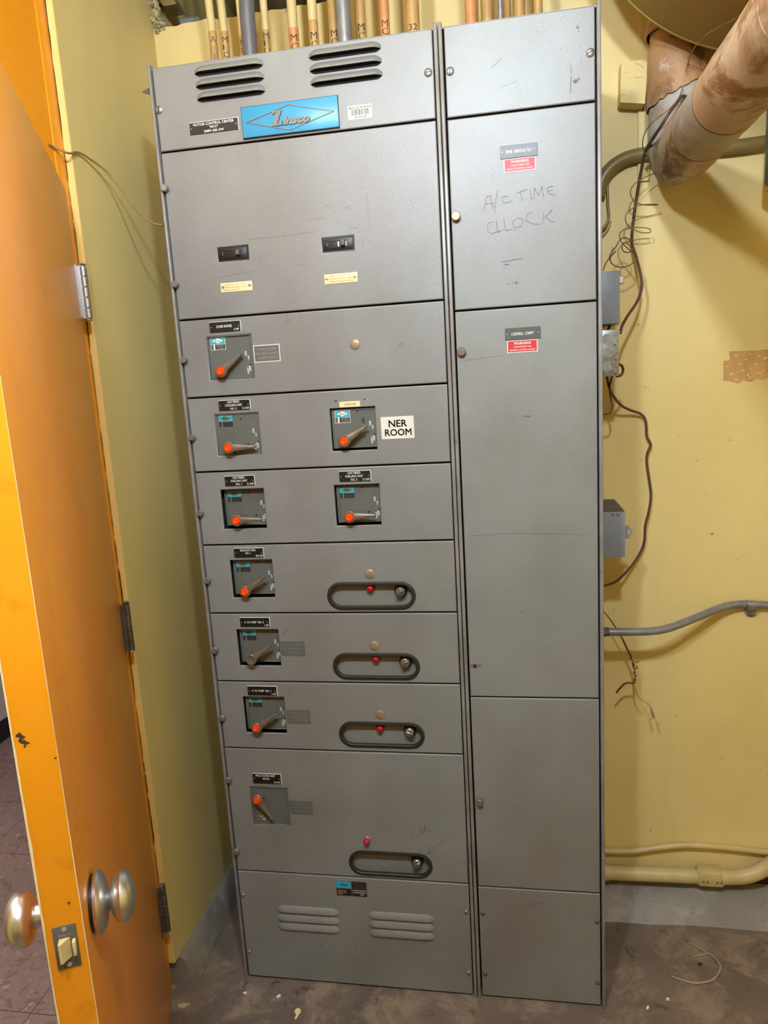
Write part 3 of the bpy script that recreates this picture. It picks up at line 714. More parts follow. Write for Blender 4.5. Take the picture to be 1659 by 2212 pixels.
# pumps
p = P[6]
nameplate(p, .086, .1615, 1.0085, 1.032, [('C. W. PUMP  NO. 2', .48, .52, .050, .0056), ('1 HP', .90, .18, .011, .0052)])
operator(p, *ops[6][0], .016, (0.1116, 0.9298), (0.1652, 0.9666), cap=False, diamond='brown')
instr(p, .1855, .9345, 'plate_grey', edge='instr', mat='plate_grey')
plug(p, .4195, .960)
slot(p, *slots[6], red=(0.4197, 0.9244), knobx=0.4915, kz=0.9158, kang=.66)
mb = MB(); stroke(mb, [(.194, .987), (.203, .999)], .001); obj('scratches', mb, 'grime_and_shade', p)
p = P[7]
nameplate(p, .088, .164, .828, .852, [('C. W. PUMP  NO. 1', .48, .52, .050, .0056), ('1 HP', .90, .18, .011, .0052)])
operator(p, *ops[7][0], .014, (0.1081, 0.748), (0.1652, 0.7865), diamond='brown')
instr(p, .1855, .7545, 'plate_grey', edge='instr', mat='plate_grey')
plug(p, .423, .782)
slot(p, *slots[7], red=(0.4187, 0.7419), knobx=0.4925, kz=0.7354, kang=-.35)
mb = MB(); stroke(mb, [(.197, .838), (.203, .848)], .001); obj('scratches', mb, 'grime_and_shade', p)
# multi zone unit motor
p = P[8]
nameplate(p, .0785, .1535, .5855, .6125, [('MULTI-ZONE UNIT', .46, .83, .052, .0060), ('MOTOR', .48, .50, .018, .0052), ('15 HP', .86, .17, .016, .0052)])
operator(p, *ops[8][0], .003, (0.0913, 0.5493), (0.1246, 0.4916), diamond='w1', rim=.001, flip=True)
instr(p, .171, .5035, 'plate_grey', edge='instr', mat='plate_grey')
lamp(p, *(0.3684, 0.4397), 0)
slot(p, *slots[8], W=.216, H=.070, knobx=0.4925, kz=0.3768, kang=.55)
mb = MB()
def cz(pts): return [(a, c) for a, b, c in pts]
for pts in [[(0.4844, 0.4466), (0.4845, 0.4583), (0.486, 0.4677), (0.4905, 0.4709), (0.4924, 0.4681), (0.489, 0.4632)], [(0.4951, 0.4589), (0.4954, 0.4542), (0.5002, 0.4545), (0.5049, 0.4641), (0.509, 0.4817), (0.5026, 0.4593)], [(0.508, 0.4619), (0.5133, 0.4622), (0.5185, 0.481), (0.5189, 0.4892), (0.5172, 0.4775), (0.5122, 0.4609)], [(0.5189, 0.4694), (0.5247, 0.479), (0.5253, 0.4709), (0.5328, 0.4737)], [(0.5879, 0.4632), (0.5706, 0.4501), (0.5434, 0.43), (0.5212, 0.407)], [(0.528, 0.4268), (0.5212, 0.407), (0.5362, 0.4102)]]: stroke(mb, pts, .0011)
obj('handwriting', mb, 'pencil', p, 'faint pencilled word and an arrow pointing at the selector knob')
# bottom louvered panel
p = P[9]
mb = MB(); mb.box(.277, .358, -.0008, 0, .273, .316); mb.mi = 1; mb.poly([(.2775, -.001, .2955), (.317, -.001, .2955), (.317, -.001, .3155), (.2775, -.001, .3155)])
mb.mi = 2; mb.poly([(.3185, -.001, .2965), (.3575, -.001, .2965), (.3575, -.001, .3155), (.3185, -.001, .3155)]); mb.poly([(.3185, -.001, .2735), (.3575, -.001, .2735), (.3575, -.001, .2955), (.3185, -.001, .2955)]); mb.poly([(.2775, -.001, .2735), (.317, -.001, .2735), (.317, -.001, .294), (.2775, -.001, .294)])
text(mb, 'Zinsco', .298, .3055, .020, .007, -.0012, shear=.3, bold=.03)
mb.mi = 3
for q in ((.3205, .3555, .2885, .2915), (.3205, .3555, .2825, .2855), (.340, .350, .2765, .280)): mb.box(q[0], q[1], -.0013, -.001, q[2], q[3])
mb.mi = 4; mb.box(.280, .294, -.0013, -.001, .276, .290); mb.box(.295, .304, -.0013, -.001, .281, .290)
for k in range(4): text(mb, ('CAT NO', 'VOLTS 208', 'AMPS', 'PHASE 3')[k], .337, .3125 - k * .0042, .028, .002, -.0013)
obj('rating_label', mb, ['instr', 'teal', 'ink', 'dimwhite', 'brown_ink'], p)
for z in (.2115, .186, .160): louver(p, .108, .278, z, .017, .007, .004); louver(p, .357, .529, z, .017, .007, .004)
for x, z in ((.018, .256), (.019, .082), (.612, .249), (.612, .071)): screw(p, x, z, .0052, 1.2, slot=x > .5, dome=.005)
for x in (.222, .316, .410):
    mb = MB(); mb.lathe((x, -.0001, .118), (0, -1, 0), [(0, .0016), (.0003, .0016)], 10)
    obj('drill_hole', mb, 'black', p)

# ------------------------------------------------------------------ right (narrow) section
B_ = thing('control_cabinet', (.793, .2, 0), 'narrow right section of the grey motor control cabinet with red warning tags', 'electrical cabinet')
mb = MB(); mb.box(.6345, .9525, .034, .392, .006, 2.284); mb.mi = 1; mb.box(.637, .950, .030, .036, .01, 2.28)
mb.mi = 0; mb.box(.6345, .6365, .004, .05, .0, 2.285); mb.box(.9485, .9525, .004, .35, .0, 2.285); mb.box(.6345, .9525, .006, .05, 2.282, 2.2855)
obj('cabinet_body', mb, ['grey', 'inner'], B_)
rimpost(B_, .6335, .6415); rimpost(B_, .9445, .9525)
XB0, XB1 = .6450, .9415
lb = [2.285, 2.110, 1.7245, .8320, .3230, .004]
Q = []
for i, nm in enumerate(['top_panel', 'time_switch_door', 'control_door', 'lower_panel', 'bottom_panel']):
    Q.append(panel(nm, B_, XB0, XB1, lb[i + 1] + G, lb[i] - G))
for x, z, a in ((.6545, 2.199, 1.45), (.932, 2.199, .3)): screw(Q[0], x, z, .0085, a)
mb = MB()
def blob(x, z, rx, rz, n=9):
    mb.poly([(x + rx * random.uniform(.5, 1.1) * math.cos(6.283 * a / n), -.0004, z + rz * random.uniform(.5, 1.1) * math.sin(6.283 * a / n)) for a in range(n)])
stroke(mb, [(.8945, 2.181), (.895, 2.165)], .001); stroke(mb, [(.8945, 2.160), (.8935, 2.130)], .0016); blob(.9025, 2.150, .006, .004); stroke(mb, [(.902, 2.149), (.911, 2.156)], .003); stroke(mb, [(.915, 2.19), (.914, 2.178)], .0006); blob(.9085, 2.2475, .0035, .003); stroke(mb, [(.9095, 2.246), (.9095, 2.238)], .001)
for x, z in ((.83, 2.25), (.855, 2.226), (.876, 2.214), (.70, 2.24)): blob(x, z, .0012, .0012)
obj('paint_chips', mb, 'pencil', Q[0])
mb = MB(); stroke(mb, [(.738, 2.195), (.760, 2.211)], .0009); stroke(mb, [(.75, 2.155), (.79, 2.165)], .0004); obj('scratches', mb, 'faint', Q[0])
p = Q[1]
nameplate(p, .751, .826, 2.0205, 2.0445, [('TIME  SWITCH TS-1', .5, .5, .053, .0062)], 'tag_grey', edge='tag_grey')
def warn(p, x0, z0, w_=.061, h=.0225):
    mb = MB(); mb.box(x0 - .0018, x0 + w_ + .0018, -.0008, 0, z0 - .0018, z0 + h + .001); mb.mi = 1; mb.box(x0, x0 + w_, -.0011, -.0006, z0, z0 + h)
    mb.mi = 0; text(mb, 'WARNING', x0 + w_ / 2, z0 + h * .78, .036, .0052, -.0014, bold=.03, space=1.15); text(mb, 'COMPARTMENT HAS', x0 + w_ / 2, z0 + h * .45, .038, .0030, -.0014, bold=.02); text(mb, 'SEPARATE CONTROL SOURCE', x0 + w_ / 2, z0 + h * .17, .053, .0030, -.0014, bold=.02)
    obj('warning_tag', mb, ['paper', 'warn_red'], p)
warn(p, .7595, 1.9955); pull(p, .6555, 1.917, .0095, .012, 'brass_plug')
mb = MB()
for s_ in [[(0.7131, 1.9228), (0.7206, 1.9507), (0.7284, 1.9524), (0.7315, 1.9248)], [(0.717, 1.9362), (0.7331, 1.9371)], [(0.7352, 1.9195), (0.7398, 1.9439), (0.7438, 1.9632)], [(0.7658, 1.9463), (0.7555, 1.9485), (0.7515, 1.9428), (0.7551, 1.935), (0.7693, 1.9361)], [(0.7826, 1.952), (0.8045, 1.9573)], [(0.7904, 1.9537), (0.7925, 1.9351)], [(0.8096, 1.958), (0.8116, 1.9345)], [(0.8168, 1.9364), (0.8185, 1.9583), (0.8258, 1.9429), (0.8338, 1.9592), (0.8359, 1.9395)], [(0.854, 1.9584), (0.8438, 1.9558), (0.8462, 1.9458), (0.8587, 1.9397)], [(0.8449, 1.9484), (0.8551, 1.951)], [(0.732, 1.8998), (0.7215, 1.8983), (0.7197, 1.8834), (0.7286, 1.8763), (0.7484, 1.8821)], [(0.7386, 1.9042), (0.7417, 1.8764), (0.747, 1.8809)], [(0.7543, 1.9053), (0.7574, 1.88), (0.7717, 1.8812)], [(0.7788, 1.903), (0.7721, 1.8937), (0.7783, 1.8831), (0.7913, 1.8869), (0.7941, 1.8991), (0.7814, 1.9028)], [(0.8124, 1.9122), (0.802, 1.907), (0.8005, 1.896), (0.8119, 1.8888), (0.8285, 1.886)], [(0.8354, 1.9101), (0.8362, 1.8878)], [(0.8557, 1.9131), (0.839, 1.8999), (0.8553, 1.8872)]]: stroke(mb, s_, .0011)
obj('handwriting', mb, 'faint', p, 'faint handwriting A/C TIME CLOCK')
mb = MB()
for x, z in ((.7335,1.935),(.735,1.930),(.739,1.921),(.772,1.938),(.795,1.938),(.813,1.939),(.836,1.943),(.860,1.942),(.855,1.958),(.856,1.969),(.752,1.882),(.775,1.880),(.832,1.888),(.856,1.889),(.851,1.912),(.735,2.005),(.733,1.993),(.734,1.985),(.778,1.976)): blob(x, z, .0013, .0013)
blob(.758, 1.8115, .006, .002); blob(.752, 1.8065, .002, .0012); stroke(mb, [(.748, 1.8175), (.775, 1.8205), (.792, 1.821)], .0014); blob(.777, 1.7725, .0035, .0035); stroke(mb, [(.766, 1.7725), (.780, 1.776)], .001); blob(.760, 1.7715, .003, .0015)
obj('paint_chips', mb, 'pencil', p)
p = Q[2]
nameplate(p, .7505, .8245, 1.6555, 1.6795, [("CONTROL  COMP'T", .5, .5, .048, .0062)], 'tag_grey', edge='tag_grey')
warn(p, .756, 1.6300); pull(p, .6560, 1.638, .0095, .011, 'lever')
mb = MB(); mb.lathe((.6585, 0, .911), (0, -1, 0), [(0, .0062), (.001, .0058), (.0012, .004)], 18); mb.mi = 1; mb.lathe((.6585, -.0011, .911), (0, -1, 0), [(0, .004), (.0003, .004)], 14); mb.mi = 2
mb.poly([(.660 + .016 * random.uniform(.6, 1.1) * math.cos(k * .628), -.0003, .911 + .008 * random.uniform(.6, 1.1) * math.sin(k * .628)) for k in range(10)]); obj('lock_hole', mb, ['screw', 'black', 'faint'], p)
mb = MB()
blob(.793, 1.4905, .009, .0025); stroke(mb, [(.775, 1.4935), (.785, 1.491)], .0008); stroke(mb, [(.762, 1.495), (.762, 1.48)], .0006); blob(.7725, 1.0425, .003, .0028); blob(.892, 1.205, .0015, .0015)
stroke(mb, [(.825, 1.183), (.832, 1.184)], .001); stroke(mb, [(.846, 1.182), (.852, 1.181)], .001); blob(.690, 1.5900, .0012, .0012)
obj('paint_chips', mb, 'pencil', p)
mb = MB(); stroke(mb, [(.655, 1.619), (.745, 1.624)], .0006); stroke(mb, [(.655, 1.225), (.755, 1.230), (.93, 1.222)], .0008); obj('scratches', mb, 'faint', p)
pull(Q[3], .6575, .562, .0085, .014, 'lever')
for x, z in ((.6545, .248), (.6545, .072), (.934, .246), (.934, .072)): screw(Q[4], x, z, .006, 1.2, slot=False, dome=.004, mat='dark_box')
mb = MB(); stroke(mb, [(.762, .2815), (.785, .284), (.803, .288)], .0009); obj('scratches', mb, 'grime_and_shade', Q[4])
# small bent tab sticking out behind the cabinet's left rim
mb = MB(); a = [(-0.0342, 0.03, 2.2524), (-0.0133, 0.03, 2.2594), (-0.0151, 0.03, 2.2454), (-0.0247, 0.03, 2.2484)]
f0 = [mb.b.verts.new((p[0], .03, p[2])) for p in a]; f1 = [mb.b.verts.new((p[0], .036, p[2])) for p in a]; mb.loft([f0, f1], True, False)
obj('mounting_tab', mb, 'dark_box', A_)

# ------------------------------------------------------------------ conduits dropping into the cabinet top
def conduit(x, y, r, mats, zs, txt, label, bend=0.0, cat='conduit', sc=1.0, z_end=2.88):
    """vertical conduit; zs is the height where the lower coat stops; txt is stacked handwriting"""
    t_ = thing('conduit', (x, y, 2.285), label, cat, 'conduits dropping into the cabinet top')
    def px_(z): return x + (bend * max(0, z - 2.42) ** 2 if bend else 0)
    mb = MB(); zz = [2.2858]
    while zz[-1] < z_end: zz.append(min(zz[-1] + .04, z_end))
    cut = zs if zs else 9
    lo = [z for z in zz if z < cut]; 
    if zs: lo.append(zs)
    mb.tube([(px_(z), y, z) for z in lo], r, 20, False)
    if zs:
        mb.mi = 1; mb.tube([(px_(z), y, z) for z in [zs] + [z for z in zz if z > zs]], r * .96, 20, False)
    obj('pipe', mb, mats, t_)
    if txt:
        mb = MB(); phi = math.atan2(CAM.x - x, y - CAM.y); n = len(txt); z0 = 2.298
        for s_, zc, hh in txt:
            def fn(u, v, zc=zc, s_=s_):
                a = phi + u / r
                a = max(min(a, phi + 1.35), phi - 1.35); rr = r + .0005
                return Vector((px_(zc + v) + rr * math.sin(a), y - rr * math.cos(a), zc + v))
            text(mb, s_, 0, 0, min(r * 1.35, hh * (1.0 if len(s_) == 1 else 1.5)) * sc, hh, fn=fn, bold=-.005)
        mb.flat = True; obj('handwriting', mb, 'ink' if mats[0] != 'orange_tape' else 'grime_and_shade', t_)
    return t_
def st(s_, top, h=.016, gap=.006): return [(c, top - k * (h + gap) - h / 2, h) for k, c in enumerate(s_) if c != ' ']
CY = .2
CX = {'1': 0.0813, '1b': 0.096, '2': 0.1111, '3': 0.1551, '4': 0.2134, '5': 0.2808, '6': 0.3293, '7': 0.3773, '8': 0.4427, '9': 0.4983, '10': 0.563, '11': 0.6954, '12': 0.7142, '13': 0.7318, '14': 0.775, '14b': 0.7862, '15': 0.8025, '16': 0.8431, 'g3': 0.7606}
ZT = {'1': 2.4288, '2': 2.4847, '3': 2.4536, '4': 2.4492, '5': 2.4618, '6': 2.4606, 't50': 2.3989, 't0': 2.4438}
G1, G2 = [(0.181, 0.17, 2.3591), (0.4083, 0.17, 2.3617)]
conduit(CX['1'], CY, .0098, ['tan_pipe', 'cream_pipe'], ZT['1'], st('A T', ZT['1'] - .012, .013), 'thin conduit furthest left on the cabinet top, cream above and brown below', -.35)
conduit(CX['1b'], .24, .0090, ['yellow_pipe'], None, None, 'plain yellow conduit half hidden between the two leftmost ones', -.3)
conduit(CX['2'], CY, .0098, ['tan_pipe', 'cream_pipe'], 2.425, st('MECH EL', 2.412, .0125, .004), 'thin tan conduit lettered MECH EL, second lettered one from the left wall', -.3)
conduit(CX['3'], CY, .0085, ['tan_pipe', 'cream_pipe'], 2.41, st('MNAF', 2.40, .012, .005), 'flaking tan conduit tucked against the left side of the thick grey one', -.2)
conduit(G1[0], .17, .0178, ['pvc_grey'], None, None, 'thick dark grey conduit curving up from the left half of the cabinet top', .45)
conduit(CX['4'], CY, .0092, ['tan_pipe', 'cream_pipe'], 2.415, st('MENTIL', 2.408, .0125, .004), 'thin tan conduit lettered MEN TIL just right of the thick dark grey one', -.1)
conduit(CX['5'], CY, .0120, ['orange_tape', 'cream_pipe'], 2.41, st('MCC 5A', 2.395, .015, .004), 'faded orange conduit lettered MCC 5')
conduit(CX['6'], CY, .0115, ['tan_pipe', 'cream_pipe'], 2.42, st('MCC', 2.394, .015, .004) + [('3/4', 2.31, .014)], 'tan conduit lettered MCC with a boxed 3/4')
conduit(CX['7'], CY, .0115, ['tan_pipe'], None, st('MCC 2', 2.392, .014, .004), 'tan conduit lettered MCC 2 against the pale grey conduit')
conduit(G2[0], .17, .0168, ['conduit_grey'], None, None, 'thick pale grey steel conduit in the middle of the cabinet top')
conduit(CX['8'], CY, .0115, ['tan_pipe'], None, st('MCC', 2.397, .015, .004) + [('1/2', 2.315, .014)], 'tan conduit lettered MCC with a boxed 1/2')
conduit(CX['9'], CY, .0115, ['orange_tape'], None, st('MCC 51', 2.397, .014, .003), 'faded orange conduit lettered MCC 5 1')
conduit(CX['10'], CY, .0158, ['tan_pipe'], None, [('32', 2.372, .013), ('34', 2.35, .013), ('36', 2.328, .013), ('37', 2.302, .013)], 'wide tan conduit numbered 32, 34, 36')
conduit(CX['11'], CY, .0135, ['orange_tape'], None, [('37', 2.318, .017), ('35', 2.345, .012)], 'orange brown conduit numbered 37')
conduit(CX['12'], .23, .0100, ['yellow_pipe'], None, None, 'plain yellow conduit between those numbered 37 and 35')
conduit(CX['13'], CY, .0130, ['tan_pipe'], None, [('35', 2.312, .017), ('33', 2.34, .016)], 'tan conduit numbered 33 and 35')
conduit(CX['g3'], .16, .0055, ['conduit_grey'], None, None, 'slim shiny grey conduit on the right part of the cabinet top')
conduit(CX['14'], .22, .0085, ['tan_pipe'], None, [('14', 2.305, .016)], 'thin tan conduit numbered 14 behind the slim grey one')
conduit(CX['14b'], .24, .0095, ['yellow_pipe'], None, None, 'plain yellow conduit just left of the one numbered 32')
conduit(CX['15'], CY, .0130, ['tan_pipe'], None, [('32', 2.306, .015), ('30', 2.33, .012)], 'tan conduit numbered 32 nearest the right half of the cabinet top')
conduit(CX['16'], CY, .0100, ['tan_pipe'], None, [('5', 2.302, .014), ('7', 2.322, .014)], 'rightmost thin tan conduit on the cabinet top, lettered 5')

# things in the dark ceiling opening
mb = MB(); a = [(-0.1304, 0.52, 2.6126), (-0.0714, 0.52, 2.6178)]
mb.box(a[0][0], a[1][0], .52, .60, a[0][2] - .06, a[0][2] + .012, .003); tag(obj('junction_box', mb, 'grey_box'), 'small grey box lying in the dark opening above the wall top', 'junction box')
mb = MB(); a = [(-0.1749, 0.46, 2.6653), (-0.1187, 0.46, 2.6576), (-0.1011, 0.46, 2.6233), (-0.1379, 0.46, 2.6224)]
f0 = [mb.b.verts.new((p[0], .44, p[2])) for p in a]; f1 = [mb.b.verts.new((p[0], .50, p[2])) for p in a]; mb.loft([f0, f1], True, False)
tag(obj('wood_scrap', mb, 'olive_pipe'), 'angled yellowish board end in the dark ceiling opening at the top left corner', 'board')

# ------------------------------------------------------------------ insulated pipe and duct at the top right
PX, PZ, PYB, PR = 1.166, 2.058, .318, .0650
pipe = thing('insulated_pipe', (PX, PYB, PZ), 'fat stained insulated pipe elbowing out of the wall corner at top right', 'pipe')
def wrap(mb, p0, p1, r, n=36, k=10, jit=.0012, swell=0.0):
    p0, p1 = Vector(p0), Vector(p1); d = (p1 - p0); rs = []
    for i in range(k + 1):
        t_ = i / k; rs.append(mb.ring(p0 + d * t_, r + random.uniform(-jit, jit) + swell * math.sin(t_ * math.pi), d, (0, 0, 1) if abs(d.z) < .5 * d.length else (1, 0, 0), n))
    mb.loft(rs, True)
mb = MB(); wrap(mb, (PX, PYB, PZ + .20), (PX, PYB, 2.88), PR * .965)
obj('riser_jacket', mb, 'jacket_dark', pipe, 'brown stained paper jacket on the vertical run')
mb = MB(); rs = []                   # loose torn skirt of jacket over the elbow
for j, (zz, rr) in enumerate(((PZ + .26, .062), (PZ + .25, .0665), (PZ + .20, .0672), (PZ + .185, .0685), (PZ + .160, .0690))):
    ring = mb.ring((PX, PYB, zz), rr, (0, 0, 1), (1, 0, 0), 48)
    for i, v in enumerate(ring):
        if j >= 3: v.co.z += (v.co.x - PX) / .065 * .024 - (.016 if j == 4 else 0) + random.uniform(-.003, .003)
    rs.append(ring)
mb.loft(rs, False); obj('torn_jacket', mb, 'jacket_dark', pipe)
mb = MB(); rs = []
for j, (zz, rr) in enumerate(((PZ + .36, .066), (PZ + .35, .070), (PZ + .275, .074), (PZ + .272, .0705))):
    rs.append(mb.ring((PX, PYB, zz), rr, (.1, 0, 1), (1, 0, 0), 30))
mb.loft(rs, False); obj('jacket_flap', mb, 'jacket_dark', pipe)
mb = MB(); arc = [(PX, PYB, PZ + .24), (PX, PYB, PZ + .045)]        # moulded elbow cover
for k in range(9):
    a = math.radians(90 * k / 8); arc.append((PX, PYB - .05 + .05 * math.cos(a), PZ + .028 - .05 * math.sin(a) + .022))
arc += [(PX, PYB - .10, PZ)]
mb.tube(arc, PR * .985, 40, False); obj('elbow_cover', mb, 'jacket_pale', pipe, 'smooth pale grey elbow cover with brown glue stains')
mb = MB(); ys = [PYB - .045, PYB - .13, PYB - .25, PYB - .42, -.45, -.9, -1.5]
for i, (a, b) in enumerate(zip(ys, ys[1:])):
    mb.mi = 1 if i in (2,) else 0
    wrap(mb, (PX, a, PZ), (PX, b - .004, PZ), PR + .0006 * (i % 2), 44, 8, .0008)
obj('run_jacket', mb, ['jacket', 'jacket_pale'], pipe, 'tan jacket with brown streaks on the run toward the viewer')
for yy, rr in ((PYB - .13, PR + .0008), (PYB - .25, PR + .0008), (PYB - .42, PR + .0008)):
    mb = MB(); mb.lathe((PX, yy, PZ), (0, 1, 0.04), [(-.0012, rr - .001), (-.0008, rr), (.0008, rr), (.0012, rr - .001)], 44)
    obj('band_seam', mb, 'grime_and_shade', pipe)
DC = (1.352, 2.652); DR = .425
mb = MB()
mb.lathe((DC[0], .20, DC[1]), (0, -1, 0), [(0, .0), (0, DR - .012), (0, DR), (.001, DR + .002), (.005, DR + .002), (.007, DR), (.6, DR), (.95, DR), (.95, 0)], 90)
dobj = obj('air_duct', mb, 'duct'); tag(dobj, 'large round tan duct hanging over the insulated pipe at top right', 'duct')
mb = MB(); q = [(1.0473, 0.372, 2.31), (1.1116, 0.372, 2.3102), (1.1026, 0.372, 2.2114), (1.0451, 0.372, 2.2211)]
f0 = [mb.b.verts.new(p) for p in q]; f1 = [mb.b.verts.new((p[0], YB, p[2])) for p in q]; mb.loft([f0, f1], True, False)
mb.mi = 1
for a, b, wd in (((.12, .75), (.30, .74), .0006), ((.5, .6), (.8, .6), .0008), ((.05, .2), (.16, .19), .001), ((.1, .3), (.2, .32), .0008), ((.6, .93), (.85, .80), .001), ((.45, .95), (.62, .9), .0008)):
    def bl(u, v): 
        tl, tr, br, bl_ = [Vector((p[0], p[2])) for p in q]; top_ = tl.lerp(tr, u); bot = bl_.lerp(br, u); return tuple(bot.lerp(top_, v))
    stroke(mb, [bl(*a), bl(*b)], wd * .6, .3715)
tag(obj('wooden_block', mb, ['yellow', 'grime_and_shade']), 'square yellow-painted wooden block fixed to the wall beside the insulated pipe', 'wood block')
mb = MB(); a = [(1.3502, 0.3, 2.2305), (1.3584, 0.3, 1.984)]
mb.lathe((a[1][0] + .042, .30, a[1][2]), (0, 0, 1), [(-.006, .03), (0, .040), (.005, .042), (.5, .042), (.85, .042)], 30); tag(obj('drain_pipe', mb, 'pvc_grey'), 'dark grey vertical pipe end at the right picture edge', 'pipe')

# ------------------------------------------------------------------ conduits on the wall to the right
def tube_thing(name, pts, r, mat, label, cat, group=None, n=12, k=6, sm=True):
    mb = MB(); mb.tube(pts, r, n, sm, k); o = obj(name, mb, mat); return tag(o, label, cat, group)
tube_thing('conduit', [(0.9952, 0.4025, 2.0148), (1.0045, 0.4025, 2.0505), (1.0249, 0.4025, 2.0782), (1.0586, 0.4025, 2.0976), (1.0987, 0.4025, 2.1043), (1.144, 0.4025, 2.1027), (1.2259, 0.4025, 2.1005), (1.3119, 0.4025, 2.0988), (1.3953, 0.4025, 2.1014), (1.5, 0.4025, 2.1057)], .0165, 'olive_pipe', 'thick olive conduit curving out from behind the cabinet to the insulated pipe', 'conduit', n=18)
tube_thing('conduit', [(1.0177, 0.408, 2.0726), (1.0188, 0.408, 2.0416), (1.0198, 0.408, 1.9969), (1.0219, 0.408, 1.9653), (1.015, 0.408, 1.9456), (1.0, 0.408, 1.9322)], .0036, 'olive_pipe', 'thin tan tube looping down under the thick olive conduit', 'tube')
tube_thing('conduit', [(1.0259, 0.412, 1.9544), (1.0189, 0.412, 1.9358), (1.0074, 0.412, 1.9232), (0.9958, 0.412, 1.9185)], .0036, 'yellow_pipe', 'short yellow tube end just beneath the thin tan one', 'tube')
t_ = thing('conduit', (0.9943, 0.29, 0.8892), 'grey steel conduit rising from the cabinet side to a strap at right', 'conduit')
mb = MB(); mb.tube([(0.9847, 0.29, 0.8892), (1.0324, 0.29, 0.8892), (1.1042, 0.295, 0.8887), (1.1542, 0.31, 0.891), (1.2066, 0.335, 0.9003), (1.2602, 0.362, 0.9117), (1.3148, 0.39, 0.9231), (1.3658, 0.403, 0.9278), (1.4364, 0.406, 0.9237), (1.5306, 0.406, 0.9218)], .0105, 16); obj('pipe', mb, 'conduit_grey', t_)
a = (0.9883, 0.29, 0.8892)
mb = MB(); mb.lathe((a[0] - .006, a[1], a[2]), (1, 0, 0), [(0, .0135), (.012, .0135), (.013, .0125), (.020, .0125), (.021, .011)], 8, smooth=False); obj('connector', mb, 'dark_box', t_)
a = (1.3907, 0.392, 0.9299); b = (1.3955, 0.412, 0.8968)
t_ = thing('conduit_strap', b, 'small galvanised one-hole strap holding the grey steel conduit', 'pipe strap')
mb = MB(); mb.lathe((a[0] - .012, a[1], a[2]), (1, 0, 0), [(0, .0113), (0, .0128), (.022, .0128), (.022, .0113)], 20)
mb.lathe((b[0], YB - .001, b[2] + .004), (0, -1, 0), [(0, .0145), (.003, .0140), (.004, .012), (.004, .001)], 20); mb.box(b[0] - .010, b[0] + .010, .404, .418, b[2], a[2] - .008, .001)
obj('strap', mb, 'galv', t_)
mb = MB(); mb.lathe((b[0], YB - .005, b[2] + .003), (0, -1, 0), [(0, .0055), (.003, .0055), (.004, .0035), (.0042, .0005)], 14); obj('screw', mb, 'steel', t_)
tube_thing('conduit', [(0.9961, 0.408, 0.1523), (1.0365, 0.408, 0.1515), (1.0793, 0.408, 0.154), (1.1297, 0.408, 0.1646), (1.1822, 0.408, 0.1753), (1.2342, 0.408, 0.1828), (1.2987, 0.408, 0.1834), (1.3753, 0.408, 0.1802), (1.4386, 0.408, 0.1749), (1.5136, 0.408, 0.1718)], .0088, 'cream_pipe', 'slim cream conduit above the fat cream one near the floor', 'conduit', n=14)
t_ = thing('conduit', (1.0024, 0.375, 0.1022), 'fat cream conduit along the wall foot with a bolted coupling', 'conduit')
mb = MB(); mb.tube([(0.9917, 0.375, 0.1031), (1.124, 0.375, 0.1054), (1.2534, 0.375, 0.1077), (1.3297, 0.375, 0.1096), (1.3863, 0.375, 0.1148), (1.4293, 0.375, 0.1341), (1.4774, 0.375, 0.1728), (1.5243, 0.375, 0.224)], .0213, 22); obj('pipe', mb, 'cream_pipe', t_)
a = (0.9997, 0.375, 0.1036)
mb = MB(); mb.lathe((a[0] - .006, a[1], a[2]), (1, 0, 0), [(0, .026), (.008, .0265), (.010, .024), (.020, .0235), (.021, .0215)], 10, smooth=False); obj('connector', mb, 'cream_pipe', t_)
a = [(1.2623, 0.375, 0.1098), (1.3272, 0.375, 0.1095)]
mb = MB(); zc = (a[0][2] + a[1][2]) / 2; mb.box(a[0][0], a[1][0], .352, .40, zc - .019, zc + .023, .004); mb.lathe((a[0][0] - .002, .375, zc), (1, 0, 0), [(0, .0225), (0, .0255), (.004, .0255), (.004, .0225)], 22); mb.lathe((a[1][0] - .002, .375, zc), (1, 0, 0), [(0, .0225), (0, .0255), (.004, .0255), (.004, .0225)], 22)
obj('coupling', mb, 'cream_pipe', t_)
for fx in (.16, .34, .74, .92):
    mb = MB(); xx = a[0][0] + (a[1][0] - a[0][0]) * fx; mb.lathe((xx, .352, zc - .002), (0, -1, 0), [(0, .0048), (.0015, .0048), (.002, .003), (.002, .0003)], 12); mb.mi = 1; mb.lathe((xx, .3499, zc - .002), (0, -1, 0), [(0, .0018), (.0003, .0018)], 8); obj('coupling_screw', mb, ['yellow_pipe', 'grime_and_shade'], t_)

# boxes fixed on the cabinet's right flank
t_ = thing('junction_box', (.99, .3, 1.69), 'plain blue-grey steel box on the cabinet side, topmost of three', 'electrical box')
a = [(0.9787, 0.2, 1.8077), (1.0181, 0.2, 1.8055), (1.0191, 0.2, 1.6861)]
mb = MB(); mb.box(.953, a[1][0], .20, .33, a[2][2], a[1][2], .002); obj('housing', mb, 'grey_box', t_)
b = [(1.0222, 0.22, 1.7932), (1.0295, 0.22, 1.779)]
mb = MB(); mb.box(a[1][0], b[1][0], .22, .25, b[1][2], b[0][2], .001); mb.mi = 1; mb.box(b[1][0], b[1][0] + .001, .22, .25, b[1][2], b[0][2]); obj('terminal_tab', mb, ['paper', 'warn_red'], t_)
t_ = thing('junction_box', (.985, .3, 1.56), 'galvanised junction box with round knockouts, middle one of three on the cabinet side', 'electrical box')
a = [(0.9802, 0.2, 1.6739), (1.016, 0.2, 1.6725), (1.0138, 0.2, 1.564)]
